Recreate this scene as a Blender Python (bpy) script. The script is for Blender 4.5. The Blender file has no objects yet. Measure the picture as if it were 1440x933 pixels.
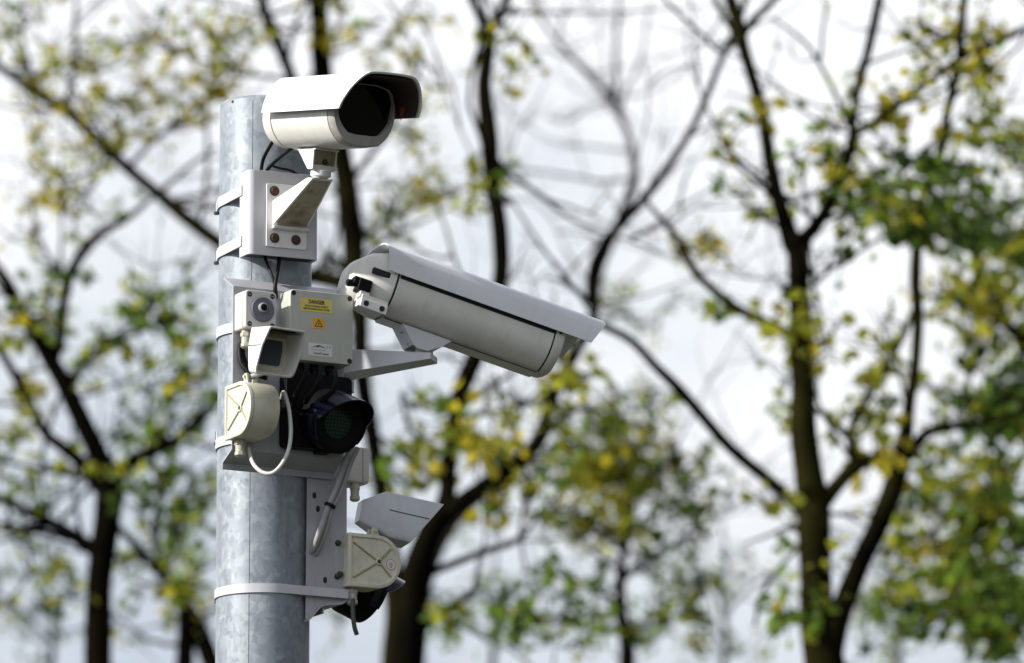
import bpy, math, random
from mathutils import Vector, Matrix, Euler, noise as mnoise

# ---------------------------------------------------------------- camera, sky, sun, exposure
SC = bpy.context.scene
COL = SC.collection
PW, PH = 1440.0, 933.0
CAM = Vector((0.0, -12.0, 1.65))
PITCH = math.radians(11.5)
FPX = (12.0 / math.cos(PITCH)) / 0.00125            # focal length in photo pixels
cam_data = bpy.data.cameras.new("camera")
cam_data.sensor_width = 36.0
cam_data.lens = FPX / PW * 36.0
cam_data.clip_start = 0.1
cam_data.clip_end = 3000.0
cam_data.dof.use_dof = True
cam_data.dof.focus_distance = 12.1
cam_data.dof.aperture_fstop = 6.9
cam = bpy.data.objects.new("camera", cam_data)
cam.location = CAM
cam.rotation_euler = (math.pi / 2 + PITCH, 0, 0)
COL.objects.link(cam)
SC.camera = cam

SUN_DIR = Vector((-0.82, -0.30, 0.52)).normalized()   # towards the sun
SUN_EL = math.asin(SUN_DIR.z)
SUN_AZ = math.atan2(SUN_DIR.x, SUN_DIR.y)
sd = bpy.data.lights.new("sun", 'SUN')
sd.energy = 4.6
sd.angle = math.radians(1.5)
sd.color = (1.0, 0.955, 0.88)
sun = bpy.data.objects.new("sun", sd)
sun.rotation_euler = (-SUN_DIR).to_track_quat('-Z', 'Y').to_euler()
sun.location = (-20, -10, 30)
COL.objects.link(sun)

W = bpy.data.worlds.new("World")
SC.world = W
W.use_nodes = True
nt = W.node_tree
nt.nodes.clear()
def N(t, typ, **kw):
    n = t.nodes.new(typ)
    for k, v in kw.items():
        setattr(n, k, v)
    return n
def ramp(t, stops, interp='LINEAR'):
    r = t.nodes.new('ShaderNodeValToRGB')
    r.color_ramp.interpolation = interp
    e = r.color_ramp.elements
    while len(e) < len(stops):
        e.new(0.5)
    for el, (p, c) in zip(e, stops):
        el.position = p
        el.color = (c[0], c[1], c[2], 1)
    return r
wo = N(nt, 'ShaderNodeOutputWorld')
bg = N(nt, 'ShaderNodeBackground')
bg.inputs['Strength'].default_value = 0.1
sky = N(nt, 'ShaderNodeTexSky', sky_type='NISHITA')
sky.sun_disc = False
sky.sun_elevation = SUN_EL
sky.sun_rotation = SUN_AZ
tc = N(nt, 'ShaderNodeTexCoord')
sep = N(nt, 'ShaderNodeSeparateXYZ')
nt.links.new(tc.outputs['Generated'], sep.inputs[0])
# cloud sheet: brightness by height above the horizon, broken up by noise (sky directions)
nz = N(nt, 'ShaderNodeTexNoise'); nz.inputs['Scale'].default_value = 13.0; nz.inputs['Detail'].default_value = 5.0; nz.inputs['Roughness'].default_value = 0.55
nt.links.new(tc.outputs['Generated'], nz.inputs['Vector'])
add = N(nt, 'ShaderNodeMath', operation='MULTIPLY_ADD')
nt.links.new(nz.outputs['Fac'], add.inputs[0]); add.inputs[1].default_value = 0.2
nt.links.new(sep.outputs['Z'], add.inputs[2])
# value = z + 0.16*noise (noise about 0.5 -> +0.08)
hr = ramp(nt, [(0.0, (5.2, 5.7, 7.0)), (0.21, (4.4, 4.8, 5.7)), (0.25, (5.1, 5.45, 6.05)), (0.29, (6.2, 6.45, 6.8)), (0.332, (9.1, 9.1, 9.15)), (0.45, (9.8, 10.0, 10.4)), (0.7, (7.0, 7.3, 7.9)), (1.0, (4.6, 4.9, 5.6))])
nt.links.new(add.outputs[0], hr.inputs[0])
nz2 = N(nt, 'ShaderNodeTexNoise'); nz2.inputs['Scale'].default_value = 2.3; nz2.inputs['Detail'].default_value = 4.0
nt.links.new(tc.outputs['Generated'], nz2.inputs['Vector'])
cov = ramp(nt, [(0.30, (0.72, 0.72, 0.72)), (0.5, (0.97, 0.97, 0.97))])
nt.links.new(nz2.outputs['Fac'], cov.inputs[0])
mx = N(nt, 'ShaderNodeMix', data_type='RGBA')
nt.links.new(cov.outputs[0], mx.inputs[0])
nt.links.new(sky.outputs[0], mx.inputs[6])
nt.links.new(hr.outputs[0], mx.inputs[7])
# sky dimmed out of view to the right, added to darken right-facing sides
dt = N(nt, 'ShaderNodeVectorMath', operation='DOT_PRODUCT'); dt.inputs[1].default_value = (-1.0, 0.0, 0.0)
nt.links.new(tc.outputs['Generated'], dt.inputs[0])
mr = N(nt, 'ShaderNodeMapRange', interpolation_type='SMOOTHSTEP'); mr.inputs['From Min'].default_value = -0.8; mr.inputs['From Max'].default_value = -0.05
mr.inputs['To Min'].default_value = 0.2; mr.inputs['To Max'].default_value = 1.0
nt.links.new(dt.outputs['Value'], mr.inputs['Value'])
vm = N(nt, 'ShaderNodeVectorMath', operation='SCALE')
nt.links.new(mx.outputs[2], vm.inputs[0]); nt.links.new(mr.outputs['Result'], vm.inputs['Scale'])
nt.links.new(vm.outputs[0], bg.inputs['Color'])
nt.links.new(bg.outputs[0], wo.inputs['Surface'])

SC.view_settings.view_transform = 'Standard'
SC.view_settings.look = 'None'
SC.view_settings.exposure = 0.42
SC.view_settings.gamma = 1.0
SC.view_settings.use_curve_mapping = False
SC.render.engine = 'CYCLES'
SC.cycles.max_bounces = 8
SC.cycles.use_denoising = True

# ---------------------------------------------------------------- measuring helpers (photo pixel <-> place)
FWD = Vector((0, math.cos(PITCH), math.sin(PITCH)))
UP = Vector((0, -math.sin(PITCH), math.cos(PITCH)))
RT = Vector((1, 0, 0))
def ray(px, py):
    return FWD + RT * ((px - PW / 2) / FPX) + UP * ((PH / 2 - py) / FPX)
def P(px, py, y=0.0):
    d = ray(px, py)
    return CAM + d * ((y - CAM.y) / d.y)
def onp(M, px, py, ly):
    """point of the frame's local plane y=ly (mm) seen at a photo pixel, in local mm"""
    Mi = M.inverted()
    o = Mi @ CAM
    d = Mi.to_3x3() @ ray(px, py)
    t = (ly * 0.001 - o.y) / d.y
    return (o + d * t) * 1000.0
def onx(M, px, py, lx):
    Mi = M.inverted()
    o = Mi @ CAM
    d = Mi.to_3x3() @ ray(px, py)
    t = (lx * 0.001 - o.x) / d.x
    return (o + d * t) * 1000.0
def frame(loc, pitch=0.0, yaw=0.0, roll=0.0):
    return Matrix.Translation(loc) @ (Matrix.Rotation(math.radians(yaw), 4, 'Z') @ Matrix.Rotation(math.radians(pitch), 4, 'X') @ Matrix.Rotation(math.radians(roll), 4, 'Y'))

# ---------------------------------------------------------------- mesh helpers
class MB:
    def __init__(self, s=0.001):
        self.v = []; self.f = []; self.m = []; self.s = s; self.mi = 0
    def add(self, verts, faces):
        b = len(self.v)
        self.v += [Vector(p) for p in verts]
        for f in faces:
            self.f.append([b + i for i in f]); self.m.append(self.mi)
        return self
    def box(self, c, s):
        x, y, z = c; a, b, d = s[0] / 2, s[1] / 2, s[2] / 2
        v = [(x + i * a, y + j * b, z + k * d) for i in (-1, 1) for j in (-1, 1) for k in (-1, 1)]
        return self.add(v, [(0, 1, 3, 2), (4, 6, 7, 5), (0, 4, 5, 1), (2, 3, 7, 6), (0, 2, 6, 4), (1, 5, 7, 3)])
    def loft(self, rings, cap=True, cap1=None):
        n = len(rings[0]); v = [p for r in rings for p in r]; f = []
        for k in range(len(rings) - 1):
            for i in range(n):
                j = (i + 1) % n
                f.append((k * n + i, k * n + j, (k + 1) * n + j, (k + 1) * n + i))
        if cap:
            f.append(tuple(range(n - 1, -1, -1)))
        if cap if cap1 is None else cap1:
            b = (len(rings) - 1) * n
            f.append(tuple(range(b, b + n)))
        return self.add(v, f)
    def prism(self, poly, a, b, axis='y'):
        def pt(u, w, t):
            return (u, t, w) if axis == 'y' else ((u, w, t) if axis == 'z' else (t, u, w))
        return self.loft([[pt(u, w, a) for u, w in poly], [pt(u, w, b) for u, w in poly]])
    def sheet(self, A, B, A2, B2):
        """open strip of thickness: rows A (outer start) B (outer end) A2/B2 (inner start/end); same count"""
        n = len(A); v = list(A) + list(B) + list(A2) + list(B2); f = []
        for i in range(n - 1):
            f += [(i, i + 1, n + i + 1, n + i), (2 * n + i + 1, 2 * n + i, 3 * n + i, 3 * n + i + 1),
                  (i + 1, i, 2 * n + i, 2 * n + i + 1), (n + i, n + i + 1, 3 * n + i + 1, 3 * n + i)]
        f += [(0, n, 3 * n, 2 * n), (n - 1, 2 * n + n - 1, 3 * n + n - 1, n + n - 1)]
        return self.add(v, f)
    def tube(self, pts, r, n=10, cap=True):
        pts = [Vector(p) for p in pts]
        rs = r if isinstance(r, (list, tuple)) else [r] * len(pts)
        rings = []; prev = None
        for i, p in enumerate(pts):
            t = (pts[min(i + 1, len(pts) - 1)] - pts[max(i - 1, 0)]).normalized()
            if prev is None:
                a = Vector((0, 0, 1)) if abs(t.z) < 0.9 else Vector((1, 0, 0))
                u = t.cross(a).normalized()
            else:
                u = (prev - t * prev.dot(t)).normalized()
            prev = u; w = t.cross(u)
            rings.append([p + (u * math.cos(2 * math.pi * k / n) + w * math.sin(2 * math.pi * k / n)) * rs[i] for k in range(n)])
        return self.loft(rings, cap)
    def cyl(self, p0, p1, r, n=20, r1=None):
        return self.tube([p0, p1], [r, r if r1 is None else r1], n)
    def lathe(self, prof, p0, axis, n=32, cap=True):
        """prof: list of (r, t) along axis from p0"""
        ax = Vector(axis).normalized(); p0 = Vector(p0)
        a = Vector((0, 0, 1)) if abs(ax.z) < 0.9 else Vector((1, 0, 0))
        u = ax.cross(a).normalized(); w = ax.cross(u)
        rings = [[p0 + ax * t + (u * math.cos(2 * math.pi * k / n) + w * math.sin(2 * math.pi * k / n)) * r for k in range(n)] for r, t in prof]
        return self.loft(rings, cap)
    def xf(self, M):
        self.v = [M @ p for p in self.v]
        return self
    def build(self, name, mats, parent=None, smooth=35, bevel=0.0, seg=2, recenter=False):
        me = bpy.data.meshes.new(name)
        vs = [p * self.s for p in self.v]
        o0 = Vector((0, 0, 0))
        if recenter:
            o0 = vs[0].copy(); vs = [p - o0 for p in vs]
        me.from_pydata([tuple(p) for p in vs], [], self.f)
        if not isinstance(mats, (list, tuple)):
            mats = [mats]
        for m in mats:
            me.materials.append(m)
        if len(mats) > 1:
            me.polygons.foreach_set('material_index', self.m)
        import bmesh
        bm = bmesh.new(); bm.from_mesh(me)
        bmesh.ops.recalc_face_normals(bm, faces=bm.faces)
        bm.to_mesh(me); bm.free()
        if smooth:
            me.polygons.foreach_set('use_smooth', [True] * len(me.polygons))
            me.set_sharp_from_angle(angle=math.radians(smooth))
        me.update()
        o = bpy.data.objects.new(name, me)
        COL.objects.link(o)
        if recenter:
            o.location = o0
        if parent is not None:
            o.parent = parent
        if bevel:
            b = o.modifiers.new("bevel", 'BEVEL')
            b.width = bevel * 0.001; b.segments = seg; b.limit_method = 'ANGLE'; b.angle_limit = math.radians(38); b.harden_normals = True
        return o

def smooth_poly(pts, it=2, closed=True):
    """Chaikin corner cutting"""
    for _ in range(it):
        out = []; n = len(pts)
        rng = range(n) if closed else range(n - 1)
        if not closed:
            out.append(pts[0])
        for i in rng:
            a, b = pts[i], pts[(i + 1) % n]
            out.append(tuple(a[k] * .75 + b[k] * .25 for k in range(len(a))))
            out.append(tuple(a[k] * .25 + b[k] * .75 for k in range(len(a))))
        if not closed:
            out.append(pts[-1])
        pts = out
    return pts
def rrect(cx, cz, w, h, r, n=4):
    out = []
    for sx, sz, a0 in ((1, 1, 0), (-1, 1, 90), (-1, -1, 180), (1, -1, 270)):
        for k in range(n + 1):
            a = math.radians(a0 + 90 * k / n)
            out.append((cx + sx * (w / 2 - r) + r * math.cos(a), cz + sz * (h / 2 - r) + r * math.sin(a)))
    return out
def curve_pts(ctrl, per=10):
    c = [Vector(p) for p in ctrl]; out = []
    for i in range(len(c) - 1):
        p0 = c[max(i - 1, 0)]; p1 = c[i]; p2 = c[i + 1]; p3 = c[min(i + 2, len(c) - 1)]
        for k in range(per):
            t = k / per
            out.append(0.5 * ((2 * p1) + (p2 - p0) * t + (2 * p0 - 5 * p1 + 4 * p2 - p3) * t * t + (3 * p1 - p0 - 3 * p2 + p3) * t ** 3))
    out.append(c[-1])
    return out

def thing(name, label, cat, M, group=None):
    o = bpy.data.objects.new(name, None)
    o.empty_display_size = 0.05
    COL.objects.link(o)
    o.matrix_world = M
    tag(o, label, cat, group)
    return o
def tag(o, label=None, cat=None, group=None, kind=None):
    if label: o['label'] = label
    if cat: o['category'] = cat
    if group: o['group'] = group
    if kind: o['kind'] = kind
    return o

# ---------------------------------------------------------------- materials
def newmat(name):
    m = bpy.data.materials.new(name); m.use_nodes = True
    t = m.node_tree
    return m, t, t.nodes['Principled BSDF']
def paint(name, col, rough=0.4, dirt=(0.20, 0.17, 0.10), amt=0.35, scale=22, metal=0.0, spec=0.5, bump=0.02, streak=True, lo=0.48, hi=0.75):
    m, t, b = newmat(name)
    tcn = N(t, 'ShaderNodeTexCoord')
    n1 = N(t, 'ShaderNodeTexNoise'); n1.inputs['Scale'].default_value = scale; n1.inputs['Detail'].default_value = 7; n1.inputs['Roughness'].default_value = 0.62
    t.links.new(tcn.outputs['Object'], n1.inputs['Vector'])
    r1 = ramp(t, [(lo, (0, 0, 0)), (hi, (1, 1, 1))])
    t.links.new(n1.outputs['Fac'], r1.inputs[0])
    fac = r1.outputs[0]
    if streak:
        mp = N(t, 'ShaderNodeMapping'); mp.inputs['Scale'].default_value = (70, 70, 7)
        t.links.new(tcn.outputs['Object'], mp.inputs[0])
        n2 = N(t, 'ShaderNodeTexNoise'); n2.inputs['Scale'].default_value = 1.0; n2.inputs['Detail'].default_value = 3
        t.links.new(mp.outputs[0], n2.inputs['Vector'])
        r2 = ramp(t, [(0.52, (0, 0, 0)), (0.78, (0.8, 0.8, 0.8))])
        t.links.new(n2.outputs['Fac'], r2.inputs[0])
        mxx = N(t, 'ShaderNodeMath', operation='MAXIMUM')
        t.links.new(r1.outputs[0], mxx.inputs[0]); t.links.new(r2.outputs[0], mxx.inputs[1])
        fac = mxx.outputs[0]
    mu = N(t, 'ShaderNodeMath', operation='MULTIPLY'); mu.inputs[1].default_value = amt
    t.links.new(fac, mu.inputs[0])
    mix = N(t, 'ShaderNodeMix', data_type='RGBA')
    mix.inputs[6].default_value = (*col, 1); mix.inputs[7].default_value = (*dirt, 1)
    t.links.new(mu.outputs[0], mix.inputs[0])
    t.links.new(mix.outputs[2], b.inputs['Base Color'])
    ro = N(t, 'ShaderNodeMath', operation='MULTIPLY_ADD'); ro.inputs[1].default_value = 0.3; ro.inputs[2].default_value = rough
    t.links.new(mu.outputs[0], ro.inputs[0]); t.links.new(ro.outputs[0], b.inputs['Roughness'])
    b.inputs['Metallic'].default_value = metal
    b.inputs['Specular IOR Level'].default_value = spec
    if bump:
        n3 = N(t, 'ShaderNodeTexNoise'); n3.inputs['Scale'].default_value = 260; n3.inputs['Detail'].default_value = 4
        t.links.new(tcn.outputs['Object'], n3.inputs['Vector'])
        bp = N(t, 'ShaderNodeBump'); bp.inputs['Strength'].default_value = bump * 4; bp.inputs['Distance'].default_value = 0.001
        t.links.new(n3.outputs['Fac'], bp.inputs['Height']); t.links.new(bp.outputs[0], b.inputs['Normal'])
    return m
def galvanised():
    m, t, b = newmat("galvanised_steel")
    tcn = N(t, 'ShaderNodeTexCoord')
    nw = N(t, 'ShaderNodeTexNoise'); nw.inputs['Scale'].default_value = 30; nw.inputs['Detail'].default_value = 3
    t.links.new(tcn.outputs['Object'], nw.inputs['Vector'])
    ad = N(t, 'ShaderNodeVectorMath', operation='MULTIPLY_ADD'); ad.inputs[1].default_value = (0.03, 0.03, 0.03)
    t.links.new(nw.outputs['Color'], ad.inputs[0]); t.links.new(tcn.outputs['Object'], ad.inputs[2])
    cols = []
    for sc in (52, 120):
        mp = N(t, 'ShaderNodeMapping'); mp.inputs['Scale'].default_value = (1, 1, 0.75)
        t.links.new(ad.outputs[0], mp.inputs[0])
        vo = N(t, 'ShaderNodeTexVoronoi'); vo.inputs['Scale'].default_value = sc
        t.links.new(mp.outputs[0], vo.inputs['Vector'])
        bw = N(t, 'ShaderNodeRGBToBW'); t.links.new(vo.outputs['Color'], bw.inputs[0])
        cols.append(bw.outputs[0])
    av = N(t, 'ShaderNodeMath', operation='MULTIPLY_ADD'); av.inputs[1].default_value = 0.5
    t.links.new(cols[0], av.inputs[0])
    hv = N(t, 'ShaderNodeMath', operation='MULTIPLY'); hv.inputs[1].default_value = 0.5; t.links.new(cols[1], hv.inputs[0])
    t.links.new(hv.outputs[0], av.inputs[2])
    n1 = N(t, 'ShaderNodeTexNoise'); n1.inputs['Scale'].default_value = 6; n1.inputs['Detail'].default_value = 8; n1.inputs['Roughness'].default_value = 0.7
    t.links.new(tcn.outputs['Object'], n1.inputs['Vector'])
    av2 = N(t, 'ShaderNodeMath', operation='MULTIPLY_ADD'); av2.inputs[1].default_value = 0.55
    t.links.new(n1.outputs['Fac'], av2.inputs[0]); 
    sb = N(t, 'ShaderNodeMath', operation='SUBTRACT'); sb.inputs[1].default_value = 0.27
    t.links.new(av.outputs[0], sb.inputs[0]); t.links.new(sb.outputs[0], av2.inputs[2])
    r = ramp(t, [(0.10, (0.20, 0.228, 0.262)), (0.5, (0.27, 0.305, 0.345)), (0.75, (0.325, 0.36, 0.395)), (1.0, (0.46, 0.49, 0.515))])
    t.links.new(av2.outputs[0], r.inputs[0])
    mp2 = N(t, 'ShaderNodeMapping'); mp2.inputs['Scale'].default_value = (55, 55, 2.2)
    t.links.new(tcn.outputs['Object'], mp2.inputs[0])
    n5 = N(t, 'ShaderNodeTexNoise'); n5.inputs['Scale'].default_value = 1.0; n5.inputs['Detail'].default_value = 4
    t.links.new(mp2.outputs[0], n5.inputs['Vector'])
    r5 = ramp(t, [(0.55, (0, 0, 0)), (0.8, (0.55, 0.55, 0.55))])
    t.links.new(n5.outputs['Fac'], r5.inputs[0])
    mxs = N(t, 'ShaderNodeMix', data_type='RGBA'); mxs.inputs[7].default_value = (0.17, 0.175, 0.18, 1)
    t.links.new(r5.outputs[0], mxs.inputs[0]); t.links.new(r.outputs[0], mxs.inputs[6]); t.links.new(mxs.outputs[2], b.inputs['Base Color'])
    rr = ramp(t, [(0.2, (0.38,) * 3), (0.8, (0.6,) * 3)])
    t.links.new(av.outputs[0], rr.inputs[0]); t.links.new(rr.outputs[0], b.inputs['Roughness'])
    b.inputs['Metallic'].default_value = 0.35
    return m
def bark(name, a, c, moss, mossamt):
    m, t, b = newmat(name)
    tcn = N(t, 'ShaderNodeTexCoord')
    mp = N(t, 'ShaderNodeMapping'); mp.inputs['Scale'].default_value = (14, 14, 3)
    t.links.new(tcn.outputs['Object'], mp.inputs[0])
    n1 = N(t, 'ShaderNodeTexNoise'); n1.inputs['Scale'].default_value = 1.6; n1.inputs['Detail'].default_value = 8
    t.links.new(mp.outputs[0], n1.inputs['Vector'])
    r = ramp(t, [(0.35, a), (0.7, c)])
    t.links.new(n1.outputs['Fac'], r.inputs[0])
    n2 = N(t, 'ShaderNodeTexNoise'); n2.inputs['Scale'].default_value = 1.3; n2.inputs['Detail'].default_value = 5
    t.links.new(tcn.outputs['Object'], n2.inputs['Vector'])
    r2 = ramp(t, [(0.45, (0, 0, 0)), (0.62, (mossamt,) * 3)])
    t.links.new(n2.outputs['Fac'], r2.inputs[0])
    mix = N(t, 'ShaderNodeMix', data_type='RGBA'); mix.inputs[7].default_value = (*moss, 1)
    t.links.new(r2.outputs[0], mix.inputs[0]); t.links.new(r.outputs[0], mix.inputs[6])
    t.links.new(mix.outputs[2], b.inputs['Base Color'])
    b.inputs['Roughness'].default_value = 0.9
    b.inputs['Specular IOR Level'].default_value = 0.0
    bp = N(t, 'ShaderNodeBump'); bp.inputs['Strength'].default_value = 0.6; bp.inputs['Distance'].default_value = 0.02
    t.links.new(n1.outputs['Fac'], bp.inputs['Height']); t.links.new(bp.outputs[0], b.inputs['Normal'])
    return m
def leafmat(name, col, trans):
    m, t, b = newmat(name)
    tcn = N(t, 'ShaderNodeTexCoord')
    n1 = N(t, 'ShaderNodeTexNoise'); n1.inputs['Scale'].default_value = 5; n1.inputs['Detail'].default_value = 3
    t.links.new(tcn.outputs['Object'], n1.inputs['Vector'])
    r = ramp(t, [(0.3, tuple(c * 0.65 for c in col)), (0.7, tuple(c * 1.25 for c in col))])
    t.links.new(n1.outputs['Fac'], r.inputs[0]); t.links.new(r.outputs[0], b.inputs['Base Color'])
    b.inputs['Roughness'].default_value = 0.6
    b.inputs['Specular IOR Level'].default_value = 0.25
    tr = N(t, 'ShaderNodeBsdfTranslucent'); tr.inputs[0].default_value = (*trans, 1)
    ms = N(t, 'ShaderNodeMixShader'); ms.inputs[0].default_value = 0.5
    out = t.nodes['Material Output']
    t.links.new(b.outputs[0], ms.inputs[1]); t.links.new(tr.outputs[0], ms.inputs[2]); t.links.new(ms.outputs[0], out.inputs['Surface'])
    return m
def plain(name, col, rough=0.5, metal=0.0, spec=0.5):
    return paint(name, col, rough, dirt=tuple(c * 0.6 for c in col), amt=0.4, scale=60, metal=metal, spec=spec, bump=0.0, streak=False)

M_WHITE = paint("white_painted_metal", (0.80, 0.80, 0.79), 0.33, amt=0.06)
M_WHITE2 = paint("weathered_white_paint", (0.74, 0.73, 0.69), 0.4, dirt=(0.16, 0.14, 0.07), amt=0.16, scale=14)
M_SHIELD = paint("blue_white_sunshield_paint", (0.76, 0.78, 0.82), 0.4, dirt=(0.40, 0.41, 0.40), amt=0.18, scale=16)
M_BRKT = paint("cool_white_bracket_paint", (0.55, 0.55, 0.585), 0.38, amt=0.12)
M_BEZEL_SHADE = paint("shaded_bezel_grey", (0.40, 0.39, 0.375), 0.42, dirt=(0.12, 0.10, 0.06), amt=0.35, scale=20)  # bezel greyed: the shade under the sunshield put into its colour
M_BODY = paint("off_white_housing_paint", (0.75, 0.745, 0.715), 0.4, dirt=(0.16, 0.15, 0.08), amt=0.22, scale=12)
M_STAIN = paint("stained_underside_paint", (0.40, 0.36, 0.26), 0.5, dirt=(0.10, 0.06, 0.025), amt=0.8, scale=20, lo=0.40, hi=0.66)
M_SHIELD_SHADE = paint("shield_inner_shade", (0.035, 0.027, 0.02), 0.6, dirt=(0.09, 0.03, 0.015), amt=0.6, scale=18)  # shade inside the sunshield painted near-black, with rusty mottling
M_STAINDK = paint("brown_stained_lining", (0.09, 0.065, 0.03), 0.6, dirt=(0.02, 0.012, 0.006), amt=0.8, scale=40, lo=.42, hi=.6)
M_GREYBOX = paint("grey_green_plastic", (0.48, 0.50, 0.45), 0.42, dirt=(0.22, 0.22, 0.15), amt=0.2, scale=16)
M_BOXW = paint("pale_grey_plastic", (0.60, 0.59, 0.57), 0.42, dirt=(0.25, 0.23, 0.17), amt=0.25)
M_CREAM = paint("aged_cream_plastic", (0.66, 0.645, 0.53), 0.45, dirt=(0.20, 0.18, 0.08), amt=0.36, scale=26)
M_CREAMD = paint("dark_cream_plastic", (0.36, 0.34, 0.20), 0.6, dirt=(0.12, 0.10, 0.03), amt=0.5, scale=30)  # darker, yellower cream for ribs and reflector
M_PANEL = paint("lavender_grey_powder_coat", (0.40, 0.405, 0.45), 0.42, dirt=(0.16, 0.14, 0.10), amt=0.35, scale=14)
M_STRAP = paint("light_steel_strap", (0.60, 0.61, 0.65), 0.35, dirt=(0.22, 0.2, 0.16), amt=0.25, metal=0.2)
M_ARM = paint("pale_grey_arm_paint", (0.62, 0.635, 0.68), 0.4, amt=0.15)
M_HOOD = paint("grey_lamp_hood", (0.55, 0.57, 0.62), 0.38, dirt=(0.2, 0.22, 0.18), amt=0.22)
M_GALV = galvanised()
M_BLACK = plain("black_matt_plastic", (0.005, 0.005, 0.006), 0.45, 0.0, 0.12)
M_VISOR = plain("blue_black_visor_plastic", (0.010, 0.011, 0.035), 0.2, 0.0, 0.5)
M_RUBBER = plain("black_rubber", (0.008, 0.008, 0.009), 0.5, 0.0, 0.2)
M_SEAM_SHADE = plain("dark_gasket_and_shade", (0.01, 0.01, 0.01), 0.6)  # also colours the strips and sheets that stand for shade
M_WHITECABLE = plain("white_cable_sheath", (0.62, 0.62, 0.60), 0.4)
M_GREYCABLE = plain("grey_conduit_sheath", (0.33, 0.33, 0.34), 0.42)
M_BOLT = plain("dark_steel_bolt", (0.07, 0.06, 0.055), 0.45, 0.6)
M_RUST = paint("rusty_bolt", (0.06, 0.032, 0.022), 0.6, dirt=(0.16, 0.045, 0.02), amt=0.7, scale=120, streak=False)
M_RUSTPATCH = paint("rust_stain", (0.26, 0.06, 0.03), 0.7, dirt=(0.10, 0.05, 0.02), amt=0.8, scale=90, streak=False)
M_DISC = plain("slate_grey_rubber_disc", (0.13, 0.135, 0.17), 0.5)
M_GLAND = paint("grey_gland_plastic", (0.50, 0.48, 0.40), 0.45, dirt=(0.18, 0.13, 0.06), amt=0.45, scale=50)
M_YELLOW = paint("yellow_label", (0.74, 0.62, 0.15), 0.4, amt=0.15, streak=False, bump=0)
M_ORANGE = paint("orange_yellow_label", (0.80, 0.42, 0.03), 0.4, amt=0.1, streak=False, bump=0)
M_WLABEL = paint("white_label", (0.72, 0.72, 0.71), 0.4, amt=0.12, streak=False, bump=0)
M_INK = plain("black_ink", (0.02, 0.02, 0.02), 0.5)
M_INKB = plain("navy_ink", (0.04, 0.05, 0.11), 0.5)
M_INKP = plain("pink_ink", (0.45, 0.12, 0.22), 0.5)
def glassy(name, col, rough=0.05):
    m, t, b = newmat(name)
    b.inputs['Base Color'].default_value = (*col, 1); b.inputs['Roughness'].default_value = rough
    b.inputs['Specular IOR Level'].default_value = 0.25
    return m
M_GLASS = glassy("dark_window_glass", (0.004, 0.004, 0.005), 0.08)
M_LAMPGLASS = glassy("grey_lamp_glass", (0.085, 0.09, 0.105), 0.15)
def led_lens():
    m, t, b = newmat("green_led_lens")
    tcn = N(t, 'ShaderNodeTexCoord'); sp = N(t, 'ShaderNodeSeparateXYZ'); t.links.new(tcn.outputs['Object'], sp.inputs[0])
    sn = []
    for ax in ('X', 'Z'):
        mu = N(t, 'ShaderNodeMath', operation='MULTIPLY'); mu.inputs[1].default_value = 1050.0; t.links.new(sp.outputs[ax], mu.inputs[0])
        si = N(t, 'ShaderNodeMath', operation='SINE'); t.links.new(mu.outputs[0], si.inputs[0]); sn.append(si)
    ad = N(t, 'ShaderNodeMath', operation='ADD'); t.links.new(sn[0].outputs[0], ad.inputs[0]); t.links.new(sn[1].outputs[0], ad.inputs[1])
    r = ramp(t, [(0.0, (0.002, 0.016, 0.008)), (0.35, (0.003, 0.025, 0.012)), (0.75, (0.008, 0.08, 0.036))])
    t.links.new(ad.outputs[0], r.inputs[0]); t.links.new(r.outputs[0], b.inputs['Base Color'])
    b.inputs['Roughness'].default_value = 0.3
    return m
M_LENS = led_lens()
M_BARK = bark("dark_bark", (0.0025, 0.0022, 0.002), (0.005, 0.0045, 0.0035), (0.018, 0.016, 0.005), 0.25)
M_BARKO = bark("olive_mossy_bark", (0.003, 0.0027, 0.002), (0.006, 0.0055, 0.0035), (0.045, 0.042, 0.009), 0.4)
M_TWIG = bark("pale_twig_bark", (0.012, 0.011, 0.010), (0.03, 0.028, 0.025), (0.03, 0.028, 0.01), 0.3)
LEAVES = [leafmat("ochre_leaf", (0.31, 0.265, 0.025), (0.74, 0.63, 0.05)),
          leafmat("olive_leaf", (0.19, 0.20, 0.020), (0.54, 0.57, 0.05)),
          leafmat("green_leaf", (0.085, 0.14, 0.022), (0.25, 0.40, 0.045)),
          leafmat("dark_green_leaf", (0.026, 0.05, 0.010), (0.065, 0.125, 0.018))]

# ---------------------------------------------------------------- ground
def grass_mat():
    m, t, b = newmat("grass_ground")
    tcn = N(t, 'ShaderNodeTexCoord')
    n1 = N(t, 'ShaderNodeTexNoise'); n1.inputs['Scale'].default_value = 0.7; n1.inputs['Detail'].default_value = 12; n1.inputs['Roughness'].default_value = 0.7
    t.links.new(tcn.outputs['Object'], n1.inputs['Vector'])
    r = ramp(t, [(0.3, (0.012, 0.013, 0.006)), (0.5, (0.022, 0.024, 0.010)), (0.72, (0.045, 0.038, 0.02))])
    t.links.new(n1.outputs['Fac'], r.inputs[0]); t.links.new(r.outputs[0], b.inputs['Base Color'])
    b.inputs['Roughness'].default_value = 0.95
    return m
g = MB(1.0)
gn = 24
gv = []; gf = []
for i in range(gn + 1):
    for j in range(gn + 1):
        x = -600 + 1200 * i / gn; y = -400 + 1200 * j / gn
        gv.append((x, y, 0.0))
for i in range(gn):
    for j in range(gn):
        a = i * (gn + 1) + j
        gf.append((a, a + 1, a + gn + 2, a + gn + 1))
g.add(gv, gf)
tag(g.build('ground', grass_mat(), None), kind='structure')

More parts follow.
